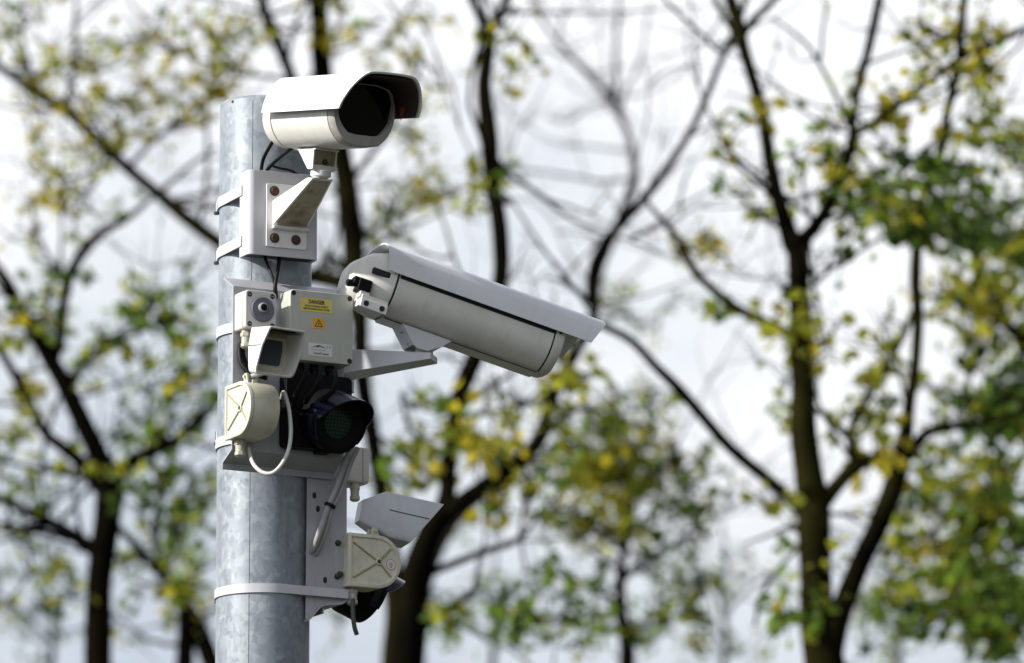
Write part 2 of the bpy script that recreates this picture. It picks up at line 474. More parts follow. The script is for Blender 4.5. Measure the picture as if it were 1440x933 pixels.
# ---------------------------------------------------------------- pole
POLE = P(372, 500, 0.0)
PX = POLE.x
RP = 0.0818
PTOP = P(372, 133, -RP).z
pole = thing('steel_pole', 'tall round galvanised steel pole carrying the cameras and boxes', 'pole', Matrix.Translation((PX, 0, 0)))
mb = MB(1.0)
zs = [0.0, 0.9, 1.0, 2.0, 3.0, PTOP - 0.02, PTOP - 0.004, PTOP]
rs = [0.12, 0.12, RP, RP, RP, RP, RP, RP - 0.003]
n = 96
rings = [[(r * math.cos(2 * math.pi * k / n), r * math.sin(2 * math.pi * k / n), z) for k in range(n)] for r, z in zip(rs, zs)]
rings += [[(0.074 * math.cos(2 * math.pi * k / n), 0.074 * math.sin(2 * math.pi * k / n), z) for k in range(n)] for z in (PTOP, PTOP - 0.3)]
mb.loft(rings, True)
mb.build('shaft', M_GALV, pole)
mb = MB(1.0); mb.box((0, 0, 0.012), (0.36, 0.36, 0.024)); mb.build('base_plate', M_GALV, pole, bevel=3)
mb = MB(1.0); mb.box((0, -0.124, 0.55), (0.10, 0.012, 0.36)); mb.build('access_door', M_GALV, pole, bevel=3)
sa = math.asin(max(-1, min(1, (355 - 372) * 0.00125 / RP)))
mb = MB(1.0); mb.tube([(RP * math.sin(sa), -RP * math.cos(sa), 1.1), (RP * math.sin(sa), -RP * math.cos(sa), PTOP - 0.01)], 0.0007, 8)
mb.build('weld_seam', plain("weld_bead_steel", (0.2, 0.22, 0.25), 0.5, 0.3), pole)
h = onp(Matrix.Translation((PX, 0, 0)), 327, 143, -60)
ha = math.asin(h.x / 82.0)
mb = MB(1.0); mb.cyl((RP * math.sin(ha) * .97, -RP * math.cos(ha) * .97, h.z / 1000), (RP * math.sin(ha) * 1.004, -RP * math.cos(ha) * 1.004, h.z / 1000), 0.0028, 12)
mb.build('drain_hole', M_SEAM_SHADE, pole)

def strap_path(xl, xr, yf, r=83.0):
    """plan path from the left anchor round the back of the pole to the right anchor (mm)"""
    pts = [(r * math.cos(2 * math.pi * k / 120), r * math.sin(2 * math.pi * k / 120)) for k in range(120)] + [(xl, yf), (xr, yf)]
    pts = sorted(set(pts))
    def half(ps):
        h = []
        for p in ps:
            while len(h) >= 2 and (h[-1][0] - h[-2][0]) * (p[1] - h[-2][1]) - (h[-1][1] - h[-2][1]) * (p[0] - h[-2][0]) <= 0:
                h.pop()
            h.append(p)
        return h
    lo = half(pts); up = half(pts[::-1])
    hull = lo[:-1] + up[:-1]                # counter-clockwise
    i = hull.index((xr, yf))
    hull = hull[i:] + hull[:i]
    j = hull.index((xl, yf))
    return hull[:j + 1]
def ribbon(mb, path, z, w, th=2.0, slope=0.0):
    A = []; B = []; A2 = []; B2 = []
    for k, (x, y) in enumerate(path):
        d = math.hypot(x, y); ux, uy = x / d, y / d
        A.append((x, y, z - w / 2)); B.append((x, y, z + w / 2))
        A2.append((x + ux * th, y + uy * th, z - w / 2)); B2.append((x + ux * th, y + uy * th, z + w / 2))
    mb.sheet(A, B, A2, B2)
def clamp(parent, M, px, py, r=86):
    """little bolt-and-tab strap clamp on the pole's left flank"""
    c = (M.inverted() @ P(px, py, 0.0)) * 1000
    mb = MB()
    mb.cyl(c + Vector((0, 0, -11)), c + Vector((0, 0, 11)), 2.6, 12)
    mb.cyl(c + Vector((0, 0, -13)), c + Vector((0, 0, -8)), 5.0, 6)
    b = mb.build('clamp_bolt', M_BOLT, parent, bevel=0.4)
    mb = MB(); u = Vector((c.x, c.y, 0)).normalized()
    mb.box((c.x - u.x * .5, c.y - u.y * .5 - 2, c.z + 1), (5, 5, 19))
    mb.build('clamp_tab', M_STRAP, b, bevel=0.6)

def bolt_head(mb, c, axis, r, h, n=6):
    a = Vector(axis).normalized(); c = Vector(c)
    mb.cyl(c - a * 0.5, c + a * h, r, n)

# ---------------------------------------------------------------- white pole bracket (upper)
FB = frame(Vector((PX, 0, POLE.z)), 0, 24)
YB = -125.0
bx0 = onp(FB, 344, 300, YB + 8).x; bx1 = onp(FB, 449, 300, YB).x
bzt = onp(FB, 352, 238, YB).z; bzb = onp(FB, 352, 357, YB).z
bracket = thing('pole_bracket', 'white box-section bracket strapped to the pole behind the upper camera arm', 'bracket', FB)
def plan(x0, x1, y0, y1, r):
    pts = [(x0, y1)]
    for k in range(7):
        a = math.pi + math.pi / 2 * k / 6
        pts.append((x0 + r + r * math.cos(a), y0 + r + r * math.sin(a)))
    for k in range(7):
        a = 1.5 * math.pi + math.pi / 2 * k / 6
        pts.append((x1 - r + r * math.cos(a), y0 + r + r * math.sin(a)))
    pts.append((x1, y1))
    return pts
bx0 += 4
out = plan(bx0, bx1, YB, YB + 42, 12); inn = plan(bx0 + 3, bx1 - 3, YB + 3, YB + 42, 9)
mb = MB()
mb.sheet([(x, y, bzb) for x, y in out], [(x, y, bzt) for x, y in out], [(x, y, bzb) for x, y in inn], [(x, y, bzt) for x, y in inn])
mb.build('channel', M_BRKT, bracket, bevel=0.8)
mb = MB(); mb.box(((bx0 + bx1) / 2, YB + 24, bzb + 5), (bx1 - bx0 - 7, 40, 3)); mb.build('hollow_shade', M_SEAM_SHADE, bracket)  # dark sheet standing for the shade inside the hollow channel
for py0, py1 in ((272, 292), (343, 362)):
    zc = onp(FB, 343, py0, -75).z
    mb = MB(); ribbon(mb, strap_path(bx0 - 0.5, bx1 + 0.5, YB + 30), zc, 19, 2.0)
    s = mb.build('strap', M_STRAP, bracket, bevel=0.5)
    clamp(s, FB, 304.5, py1)

# ---------------------------------------------------------------- upper security camera
FU = frame(Vector((0, 0, 0)), 10.3, 28)
FU.translation = P(447, 211, -0.24) - FU.to_3x3() @ Vector((0, 0, -0.058))
ucam = thing('security_camera', 'white security camera with open hood facing the viewer, uppermost on the pole', 'camera', FU)
def shield(prof_out, prof_in, y_rear, y_front, rake, z0=0.0, ztop=67.0):
    mb = MB()
    fy = lambda z: y_front - rake * max(0.0, (z - z0)) / ztop
    A = [(x, y_rear, z) for x, z in prof_out]; B = [(x, fy(z), z) for x, z in prof_out]
    A2 = [(x, y_rear, z) for x, z in prof_in]; B2 = [(x, fy(z), z) for x, z in prof_in]
    mb.sheet(A, B, A2, B2)
    return mb
half = [(77, 0), (76, 14), (67, 40), (50, 62), (34, 67.5)]
po = smooth_poly([(-x, z) for x, z in half] + half[::-1], 3, False)
hin = [(74, 0), (73, 14), (64.5, 39), (48.5, 59), (33, 64.5)]
pi_ = smooth_poly([(-x, z) for x, z in hin] + hin[::-1], 3, False)
shd = shield(po, pi_, 78, -226, 43).build('sunshield', M_WHITE, ucam, smooth=40)
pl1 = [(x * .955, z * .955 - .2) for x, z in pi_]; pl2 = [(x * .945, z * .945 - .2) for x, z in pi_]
shield(pl1, pl2, 70, -223, 43).build('shield_shade', M_SHIELD_SHADE, shd, smooth=40)  # dark sheet giving the shade inside the sunshield
UB = smooth_poly([(58, 30), (61, -2), (58, -20), (49, -38), (29, -57), (-29, -57), (-49, -38), (-58, -20), (-61, -2), (-58, 30), (-38, 52), (38, 52)], 1)
def ringp(prof, y, s=1.0, zc=0.0):
    return [(x * s, y, zc + (z - zc) * s) for x, z in prof]
mb = MB(); mb.loft([ringp(UB, 74), ringp(UB, -148)]); mb.build('housing', M_WHITE2, ucam, bevel=0.8)
for ya, yb in ((77.5, 73), (-147, -152)):
    mb = MB(); mb.loft([ringp(UB, ya, .985), ringp(UB, yb, .985)]); mb.build('gasket', M_SEAM_SHADE, ucam)
mb = MB(); mb.loft([ringp(UB, 77), ringp(UB, 96, .99, -5), ringp(UB, 116, .93, -5), ringp(UB, 130, .82, -5), ringp(UB, 136, .66, -5)]); mb.build('rear_cap', M_WHITE2, ucam, smooth=50)
mb = MB()
WC = [(54, 32), (52, 0), (48, -14), (38, -28), (27, -37), (-27, -37), (-38, -28), (-48, -14), (-52, 0), (-54, 32), (-36, 51), (36, 51)]
win = smooth_poly(WC, 1); ro = UB
R = [ringp(ro, -151, 1.0), ringp(ro, -166, .995), ringp(ro, -172, .95), [(x, -174, z) for x, z in win], [(x, -160, z) for x, z in win]]
mb.loft(R, True, False); mb.build('front_bezel', M_BEZEL_SHADE, ucam, smooth=30)
mb = MB(); mb.loft([[(x * 1.03, -161.5, z * 1.03) for x, z in win], [(x * 1.03, -158, z * 1.03) for x, z in win]])
mb.build('window', M_GLASS, ucam, smooth=0)
mb = MB(); mb.prism([(-172, 18), (-184, 20), (-190, 12), (-186, 4), (-182, 9), (-178, -4), (-174, 3)], 66.5, 67.3, 'x'); mb.build('rust_streak', M_RUSTPATCH, ucam, smooth=0)
# saddle under the housing
mb = MB()
for sx in (-1, 1):
    x0, x1 = sx * 23, sx * 20
    mb.prism([(-32, -57.5), (34, -57.5), (-12, -94), (-32, -94)], min(x0, x1), max(x0, x1), 'x')
mb.box((0, -2, -59), (46, 72, 3))
mb.build('saddle', M_WHITE, ucam, bevel=0.8)
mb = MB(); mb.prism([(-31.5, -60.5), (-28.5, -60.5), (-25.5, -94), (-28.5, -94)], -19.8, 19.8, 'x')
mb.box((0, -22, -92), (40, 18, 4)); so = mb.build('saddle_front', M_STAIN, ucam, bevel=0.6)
mb = MB(); bolt_head(mb, (0, -30, -80), (0, -1, 0.1), 5, 4); mb.build('saddle_bolt', M_BOLT, so)
mb = MB(); mb.box((0, -30.5, -91), (40, 3, 10)); mb.build('saddle_lip', M_WHITE2, ucam, bevel=0.8)
mb = MB(); mb.lathe([(15, 0), (18, 1.5), (18, 10), (16, 12), (12, 14)], (0, -20, -94), (0, 0, -1), 28); mb.build('collar', M_WHITE, ucam)
# arm (frame of the bracket)
toU = FU.inverted() @ FB
def mm(M):                      # the same transform acting on millimetre coordinates
    m = M.copy(); m.translation = m.translation * 1000.0
    return m
col = (FB.inverted() @ (FU @ Vector((0, -0.020, -0.106)))) * 1000
YP = YB - 4
a0 = onp(FB, 382, 318, YP); a1 = onp(FB, 432, 326, YP); at = onp(FB, 382, 283, YP)
tipw = 19
root = [(a0.x, YP, a0.z), (a1.x, YP, a0.z), (a1.x, YP, at.z), (a0.x, YP, at.z)]
tip = [(col.x - tipw, col.y - 12, col.z - 5), (col.x + tipw, col.y - 12, col.z - 5), (col.x + tipw, col.y + 16, col.z + 1), (col.x - tipw, col.y + 16, col.z + 1)]
mb = MB(); mb.loft([root, tip]); mb.xf(mm(toU)); arm = mb.build('mounting_arm', M_WHITE, ucam, bevel=1.2)
# stained underside plate, framed by a lip
def lerp(a, b, t): return tuple(a[k] + (b[k] - a[k]) * t for k in range(3))
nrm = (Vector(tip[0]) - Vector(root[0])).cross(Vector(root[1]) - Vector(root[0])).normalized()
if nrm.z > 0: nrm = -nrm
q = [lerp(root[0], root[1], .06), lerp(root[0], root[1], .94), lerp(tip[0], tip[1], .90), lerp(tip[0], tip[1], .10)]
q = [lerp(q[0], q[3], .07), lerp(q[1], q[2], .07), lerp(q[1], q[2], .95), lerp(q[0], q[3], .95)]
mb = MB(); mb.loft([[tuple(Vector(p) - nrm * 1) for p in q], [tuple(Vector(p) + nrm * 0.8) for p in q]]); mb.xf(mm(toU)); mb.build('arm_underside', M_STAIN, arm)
mb = MB(); p0 = onp(FB, 374, 258, YB); p1 = onp(FB, 374, 347, YB); p2 = onp(FB, 430, 353, YB)
mb.prism(rrect((p0.x + p2.x) / 2, (p0.z + p1.z) / 2, p2.x - p0.x, p0.z - p1.z, 3), YB - 4, YB - 0.3); mb.xf(mm(toU))
bpz = mb.build('arm_base_plate', M_WHITE, ucam, bevel=0.8)
mb = MB(); mb.box(((a0.x + a1.x) / 2, YP - 5, a0.z - 2.5), (a1.x - a0.x, 12, 5)); mb.xf(mm(toU)); mb.build('arm_lip', M_WHITE2, arm, bevel=1.0)
for (bx, by) in ((386, 269), (386, 335), (416, 338)):
    c = onp(FB, bx, by, YP)
    mb = MB(); mb.lathe([(9, 0), (9, 1.2), (6.6, 1.4), (6.6, 4.5), (5.6, 5.2)], (c.x, YP + .2, c.z), (0, -1, 0), 18); mb.xf(mm(toU))
    mb.build('bolt', M_RUST, bpz)

# ---------------------------------------------------------------- mounting panels (unit frames)
def panel(F, label, x0, x1, zt, zb, yp, web):
    t = thing('mounting_panel', label, 'mounting panel', F, 'grey folded panels strapped to the pole')
    prof = [(-80, zt + 23), (yp + 6, zt + 4), (yp + 1, zt + 1), (yp, zt - 4), (yp, zb + 4), (yp + 1, zb - 1), (yp + 6, zb - 4), (-82, zb - 19), (-82, zb - 30)]
    prin = [(-78, zt + 20.5), (yp + 7, zt + 1), (yp + 4, zt - 1), (yp + 3, zt - 4), (yp + 3, zb + 4), (yp + 4, zb + 1), (yp + 7, zb - 1), (-79.5, zb - 17), (-79.5, zb - 30)]
    mb = MB()
    mb.sheet([(x0, y, z) for y, z in prof], [(x1, y, z) for y, z in prof], [(x0, y, z) for y, z in prin], [(x1, y, z) for y, z in prin])
    mb.build('plate', M_PANEL, t, bevel=0.7)
    return t
FN = frame(Vector((PX, 0, POLE.z)), 0, 28)
YN = -119.0
nx0 = onp(FN, 327, 520, YN).x; nx1 = onp(FN, 484, 520, YN).x
nzt = onp(FN, 330, 403, YN).z; nzb = onp(FN, 332, 632, YN).z
pan1 = panel(FN, 'wide grey folded panel on the pole behind the yellow-labelled box', nx0, nx1, nzt, nzb, YN, False)
for py, clampy in ((455, None), (612, 616)):
    z = onp(FN, 372, py, -83).z
    mb = MB(); ring = [(83 * math.cos(2 * math.pi * k / 72), 83 * math.sin(2 * math.pi * k / 72)) for k in range(73)]
    ribbon(mb, ring, z - 2, 18, 2.2); s = mb.build('strap', M_STRAP, pan1, bevel=0.4)
    if clampy: clamp(s, FN, 304.5, clampy)
for px_, py_ in ((344, 622), (400, 628), (378, 625)):
    pass

FM = frame(Vector((PX, 0, POLE.z - 0.28)), 0, 118)
mzt = onp(FN, 460, 636, -75).z - onp(FN, 460, 842, -75).z     # plate height
zlow = (FN @ (onp(FN, 488, 842, -75) * .001)).z - FM.translation.z
zlow *= 1000
pan2 = panel(FM, 'lower grey folded panel on the right of the pole with slotted side web', -75, 80, zlow + 200, zlow, -122, True)
mb = MB()
# side web facing the viewer, with its slots and bolts
webx0, webx1 = onp(FN, 432, 700, -75).x, onp(FN, 487.5, 700, -75).x
Mw = FM.inverted() @ FN
z0w = onp(FN, 470, 842, -75).z; z1w = onp(FN, 470, 640, -75).z
lipp = [onp(FN, a_, b_, -76) for a_, b_ in ((487.5, 838), (485, 845), (478, 848), (456, 849), (448, 853), (438, 866), (430, 872))]
lipq = [(c.x, c.z) for c in lipp]
mb.prism(lipq[::-1] + [(webx1, z1w), (webx0, z1w)], -76, -73); mb.xf(mm(Mw)); web = mb.build('side_web', M_PANEL, pan2, bevel=0.6)
for (bx, by, nm) in ((442, 697, 'slot'), (447, 716, 'slot'), (475, 764, 'web_bolt'), (457, 816, 'slot'), (474, 811, 'web_bolt'), (478, 808, 'web_bolt')):
    c = onp(FN, bx, by, -76)
    mb = MB()
    if nm == 'slot':
        mb.prism(rrect(c.x, c.z, 7, 11, 3.4), -76.6, -75.5)
        mb.xf(mm(Mw)); mb.build('slot', M_SEAM_SHADE, web)
    else:
        mb.lathe([(6, 0), (6, 1), (4.6, 1.2), (4.6, 5.5), (3.6, 6)], (c.x, -75.8, c.z), (0, -1, 0), 6); mb.xf(mm(Mw)); mb.build('web_bolt', M_BOLT, web)
mb = MB(); lp = smooth_poly(lipq, 1, False)
mb.sheet([(x, -80, z) for x, z in lp], [(x, 60, z) for x, z in lp], [(x + .6, -80, z - 4) for x, z in lp], [(x + .6, 60, z - 4) for x, z in lp]); mb.xf(mm(Mw)); mb.build('bottom_lip', M_PANEL, pan2, bevel=0.5)
# strap round the pole front to the web
z = onp(FN, 372, 826, -83).z
path = strap_path(-10, 0, -83)[1:-1]
ring = []
for k in range(61):                           # from tangent point (front) clockwise round the left and the back
    a = -math.pi / 2 - 2 * math.pi * 0.93 * k / 60
    ring.append((83 * math.cos(a), 83 * math.sin(a)))
xe = onp(FN, 489, 830, -84).x
pathw = [(xe, -84.0), (xe * .5, -84.0)] + ring
mb = MB(); ribbon(mb, pathw, z, 16, 1.6); mb.xf(mm(Mw)); s = mb.build('strap', M_STRAP, pan2, bevel=0.4)
clamp_c = (305, 838)
clamp(s, FM, *clamp_c)

# ---------------------------------------------------------------- glands
def gland(name, parent, c, axis, r=7.5, m=None):
    mb = MB()
    mb.lathe([(r * .95, 0), (r * .95, 4)], c, axis, 20)
    c2 = Vector(c) + Vector(axis).normalized() * 4
    mb.lathe([(r * 1.25, 0), (r * 1.25, 7)], c2, axis, 6)
    c3 = c2 + Vector(axis).normalized() * 7
    mb.lathe([(r * .98, 0), (r * 1.0, 1), (r * .98, 12)], c3, axis, 20)
    c4 = c3 + Vector(axis).normalized() * 12
    mb.lathe([(r * 1.18, 0), (r * 1.18, 6), (r * .7, 9)], c4, axis, 8)
    return mb.build(name, m or M_GLAND, parent, bevel=0.5)

# ---------------------------------------------------------------- sensor boxes
def sensor_box(F, label, xc, zt, yp, w=62, hgt=68, dep=44, front=True, gx=-18):
    t = thing('sensor_box', label, 'sensor box', F @ Matrix.Translation(Vector((xc, yp, zt)) * .001), 'small square sensor boxes')
    lid = 12
    mb = MB()
    mb.prism(rrect(0, -hgt / 2, w, hgt, 5), -dep + lid + 1.2, 0); b = mb.build('box_body', M_BOXW, t, bevel=0.8)
    mb = MB(); mb.prism(rrect(0, -hgt / 2, w - 3, hgt - 3, 4), -dep + lid - 1, -dep + lid + 1.6); mb.build('gasket', M_SEAM_SHADE, t)
    mb = MB()
    R0 = rrect(0, -hgt / 2, w, hgt, 6)
    mb.loft([[(x, -dep + lid, z) for x, z in R0], [(x, -dep + 1.5, z) for x, z in R0], [(x * .965, -dep, -hgt / 2 + (z + hgt / 2) * .965) for x, z in R0]])
    l = mb.build('box_lid', M_BOXW, t, bevel=0.6)
    for sx in (-1, 1):
        for sz in (-1, 1):
            c = (sx * (w / 2 - 8), -dep + .3, -hgt / 2 + sz * (hgt / 2 - 8))
            mb = MB(); mb.lathe([(4.4, 0), (4.4, 1.0), (3.2, 1.0)], c, (0, -1, 0), 16); sc_ = mb.build('screw', M_BOLT, l)
            mb = MB(); mb.box((c[0], c[1] - 1.3, c[2]), (5, .7, 1.2)); mb.build('screw_slot', M_GREYCABLE, sc_)
    if front:
        mb = MB(); mb.lathe([(22, 0), (22, 3.5), (20.5, 5), (11, 5), (10, 6.5)], (2, -dep, -hgt / 2 + 1), (0, -1, 0), 40); d = mb.build('sensor_disc', M_DISC, t)
        mb = MB(); mb.lathe([(8.5, 0), (8.5, 5), (7, 6.5)], (0, -dep - 5.5, -hgt / 2 + 3), (0, -1, 0), 28); mb.build('sensor_bezel', M_GREYCABLE, d)
        mb = MB(); mb.lathe([(6.2, 0), (5.5, .8)], (0.5, -dep - 12, -hgt / 2 + 2.6), (0, -1, 0), 24); mb.build('sensor_eye', M_GLASS, d)
    gland('cable_gland', t, (gx, -dep / 2, -hgt), (0, 0, -1), 8.0)
    return t
c = onp(FN, 345.5, 407, YN - 44); cr = onp(FN, 389, 414, YN - 44)
sensor_box(FN, 'small square box with round grey sensor disc beside the yellow-labelled box', (c.x + cr.x) / 2, c.z, YN, cr.x - c.x, 68)
q1 = onx(FM, 487, 627, -78)
sensor_box(FM, 'small plain grey box on the right edge of the lower panel, above its lamp', -78 + 31, onp(FN, 500, 628, -78).z + (FN.translation.z - FM.translation.z) * 1000, -122, 62, 64, 46, False, -20)

# ---------------------------------------------------------------- junction box with labels
YJ = YN - 40
j0 = onp(FN, 408, 406, YJ); j1 = onp(FN, 497, 418, YJ); j2 = onp(FN, 494, 514, YJ)
jw = j1.x - j0.x; jx = (j0.x + j1.x) / 2; jzt = j0.z; jzb = j2.z; jh = jzt - jzb; jz = (jzt + jzb) / 2
FJ = FN @ Matrix.Translation(Vector((jx, YN, jz)) * .001)
jb = thing('junction_box', 'large grey-green junction box with yellow danger label on the pole panel', 'junction box', FJ)
mb = MB(); mb.prism(rrect(0, 0, jw, jh, 7), -28, 0); mb.build('box_body', M_GREYBOX, jb, bevel=1)
R0 = rrect(0, 0, jw, jh, 8)
mb = MB(); mb.prism(rrect(0, 0, jw - 2, jh - 2, 7), -29, -27.5); mb.build('gasket', M_SEAM_SHADE, jb)
mb = MB(); mb.loft([[(x, -28.8, z) for x, z in R0], [(x, -38, z) for x, z in R0], [(x * .985, -40, z * .985) for x, z in R0]]); lid = mb.build('box_lid', M_GREYBOX, jb, bevel=0.5)
for sx in (-1, 1):
    for sz in (-1, 1):
        mb = MB(); cc = (sx * (jw / 2 - 7), -39.7, sz * (jh / 2 - 7)); mb.lathe([(4.6, 0), (4.6, .7)], cc, (0, -1, 0), 18); mb.build('screw_hole', M_SEAM_SHADE, lid)
def text_part(txt, size, loc, parent, m, name='lettering', bold=0.0, width=None):
    cu = bpy.data.curves.new(name, 'FONT'); cu.body = txt; cu.size = size; cu.align_x = 'CENTER'; cu.align_y = 'CENTER'; cu.extrude = 0.0; cu.offset = bold; cu.resolution_u = 3
    tmp = bpy.data.objects.new(name, cu); COL.objects.link(tmp)
    dg = bpy.context.evaluated_depsgraph_get(); dg.update()
    me = bpy.data.meshes.new_from_object(tmp.evaluated_get(dg))
    bpy.data.objects.remove(tmp); bpy.data.curves.remove(cu)
    xs = [v.co.x for v in me.vertices]
    k = 1.0 if not width else width / (max(xs) - min(xs))
    x, y, z = loc
    for v in me.vertices:
        v.co = Vector((x + v.co.x * k, y, z + v.co.y)) * .001
    me.materials.clear(); me.materials.append(m)
    o = bpy.data.objects.new(name, me); COL.objects.link(o); o.parent = parent
    return o
def label_plate(name, px0, py0, px1, py1, m):
    a = onp(FJ, px0, py0, -40.2); b_ = onp(FJ, px1, py1, -40.2)
    mb = MB(); mb.prism(rrect((a.x + b_.x) / 2, (a.z + b_.z) / 2, b_.x - a.x, a.z - b_.z, 1.2, 2), -40.55, -39.9)
    return mb.build(name, m, jb), (a.x + b_.x) / 2, (a.z + b_.z) / 2, b_.x - a.x, a.z - b_.z
lb, lx, lz, lw, lh = label_plate('danger_label', 423, 418.5, 467, 441.5, M_YELLOW)
text_part('DANGER', 9.5, (lx, -40.75, lz + lh * .24), lb, M_INK, bold=.35, width=lw * .52)
text_part('ISOLATE MAINS SUPPLY', 4.6, (lx, -40.75, lz - lh * .08), lb, M_INK, bold=.12, width=lw * .74)
text_part('BEFORE REMOVING COVER', 4.6, (lx, -40.75, lz - lh * .30), lb, M_INK, bold=.12, width=lw * .84)
lb, lx, lz, lw, lh = label_plate('warning_label', 440, 446.5, 456, 463.5, M_ORANGE)
mb = MB()
def tri(r, cx, cz): return [(cx + r * math.sin(a), cz + r * math.cos(a)) for a in (0, -2 * math.pi / 3, 2 * math.pi / 3)]
to = tri(9.4, lx, lz - 1.6); ti = tri(6.8, lx, lz - 1.6)
mb.loft([[(x, -40.8, z) for x, z in to], [(x, -40.8, z) for x, z in ti]], False)
mb.add([(lx + a, -40.8, lz - 1.6 + b_) for a, b_ in ((.9, 4.6), (-1.7, 0.2), (0, 0.2), (-.9, -3.4), (1.9, 1.3), (.2, 1.3))], [(0, 1, 2, 5), (2, 3, 4, 5)])
mb.build('warning_triangle', M_INK, lb, smooth=0)
lb, lx, lz, lw, lh = label_plate('maker_label', 434, 482, 467, 503, M_WLABEL)
mb = MB()
pts = [(-.40, .04), (-.12, .30), (.02, .36), (.30, .12), (.22, .10), (.04, .24), (-.06, .14), (-.14, .20)]
mb.add([(lx - lw * .06 + a * lw * .9, -40.8, lz + lh * (.06 + b_ * .9)) for a, b_ in pts], [tuple(range(len(pts)))])
mb.build('mountain_logo', M_INKB, lb, smooth=0)
mb = MB()
for k, (cx0, sgn) in enumerate(((lw * .33, 1), (lw * .44, 1))):
    arc = [math.radians(100 + 160 * i / 10) for i in range(11)]
    A = [(cx0 + 3.0 * math.cos(a), 3.0 * math.sin(a)) for a in arc]; B = [(cx0 + 2.3 * math.cos(a), 2.3 * math.sin(a)) for a in arc]
    nn = len(A)
    mb.add([(lx + x, -40.8, lz + lh * .28 + z) for x, z in A + B], [(i, i + 1, nn + i + 1, nn + i) for i in range(nn - 1)])
mb.box((lx + lw * .44 - 1.2, -40.8, lz + lh * .28), (2.2, .05, .6))
mb.build('approval_mark', M_INK, lb, smooth=0)
text_part('Security Systems', 2.6, (lx - lw * .08, -40.75, lz - lh * .02), lb, M_INKB, width=lw * .62)
text_part('LineTrend', 5.2, (lx + lw * .03, -40.75, lz - lh * .30), lb, M_INK, bold=.15, width=lw * .62)
for gx in (-30, 0, 30):
    gland('cable_gland', jb, (jx * 0 + gx, -14, -jh / 2), (0, 0, -1), 7.5, M_BLACK)

# ---------------------------------------------------------------- right security camera
FR = frame(Vector((0, 0, 0)), 15.3, 110)
FR.translation = P(546, 381, -0.12) - FR.to_3x3() @ Vector((-0.075, 0.207, 0.0))
rcam = thing('security_camera', 'long pale security camera pointing down to the right on a side arm', 'camera', FR)
half = [(75, 2), (75, 40), (70, 46), (40, 58), (0, 60)]
po = smooth_poly([(-x, z) for x, z in half] + half[::-1][1:], 1, False)
hin = [(72.5, 2), (72.5, 39), (68, 44), (39, 55.5), (0, 57.5)]
pi_ = smooth_poly([(-x, z) for x, z in hin] + hin[::-1][1:], 1, False)
mb = MB()
fy = lambda z: -184 - 19 * max(z, 0) / 44 if z < 46 else -203
fr_ = lambda z: 205 + 12 * max(0, min(z, 46)) / 46
A = [(x, fr_(z), z) for x, z in po]; B = [(x, fy(z), z) for x, z in po]; A2 = [(x, fr_(z), z) for x, z in pi_]; B2 = [(x, fy(z), z) for x, z in pi_]
mb.sheet(A, B, A2, B2); mb.build('sunshield', M_SHIELD, rcam, smooth=40)
RB = smooth_poly([(64, 30), (66, 0), (64, -25), (56, -44), (38, -58), (22, -66), (-22, -66), (-38, -58), (-56, -44), (-64, -25), (-66, 0), (-64, 30), (-40, 48), (40, 48)], 1)
mb = MB(); mb.loft([ringp(RB, 181), ringp(RB, -118)]); hb = mb.build('housing', M_BODY, rcam, bevel=0.6, smooth=32)
for ya, yb in ((186, 180), (-117, -122)):
    mb = MB(); mb.loft([ringp(RB, ya, .985), ringp(RB, yb, .985)]); mb.build('gasket', M_SEAM_SHADE, rcam)
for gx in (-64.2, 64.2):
    mb = MB(); mb.box((gx, 31, 1.5), (4.4, 298, 9)); mb.build('shield_gap_shade', M_SEAM_SHADE, rcam)  # dark strip painted in for the shadow along the sunshield's edge
mb = MB(); mb.box((0, 30, -66.5), (40, 300, 3)); mb.build('base_rail', M_BODY, rcam, bevel=0.6)
for gx in (-21, 21):
    mb = MB(); mb.box((gx, 30, -67), (1.4, 296, 1.6)); mb.build('rail_groove', M_SEAM_SHADE, rcam)
mb = MB(); mb.loft([ringp(RB, 185), ringp(RB, 198, .985, -20), ringp(RB, 228, .85, -26), ringp(RB, 254, .58, -30), ringp(RB, 260, .44, -30)]); rc = mb.build('rear_cap', M_BODY, rcam, smooth=50)
mb = MB(); mb.box((-61, 214, -4), (8, 34, 11)); mb.build('rear_notch', M_SEAM_SHADE, rc, bevel=2)
R = [ringp(RB, -121), ringp(RB, -134, .99), ringp(RB, -140, .94), ringp(RB, -141, .78), ringp(RB, -130, .78)]
mb = MB(); mb.loft(R, True, False); mb.build('front_bezel', M_BODY, rcam, smooth=30)
mb = MB(); mb.loft([ringp(RB, -131, .80), ringp(RB, -128, .80)]); mb.build('window', M_GLASS, rcam, smooth=0)
mb = MB(); mb.loft([[(-70, -126, 0), (70, -126, 0), (70, -126, 44), (-70, -126, 44)], [(-70, -130, 0), (70, -130, 0), (70, -130, 44), (-70, -130, 44)]]); mb.build('shield_spacer', M_SEAM_SHADE, rcam)
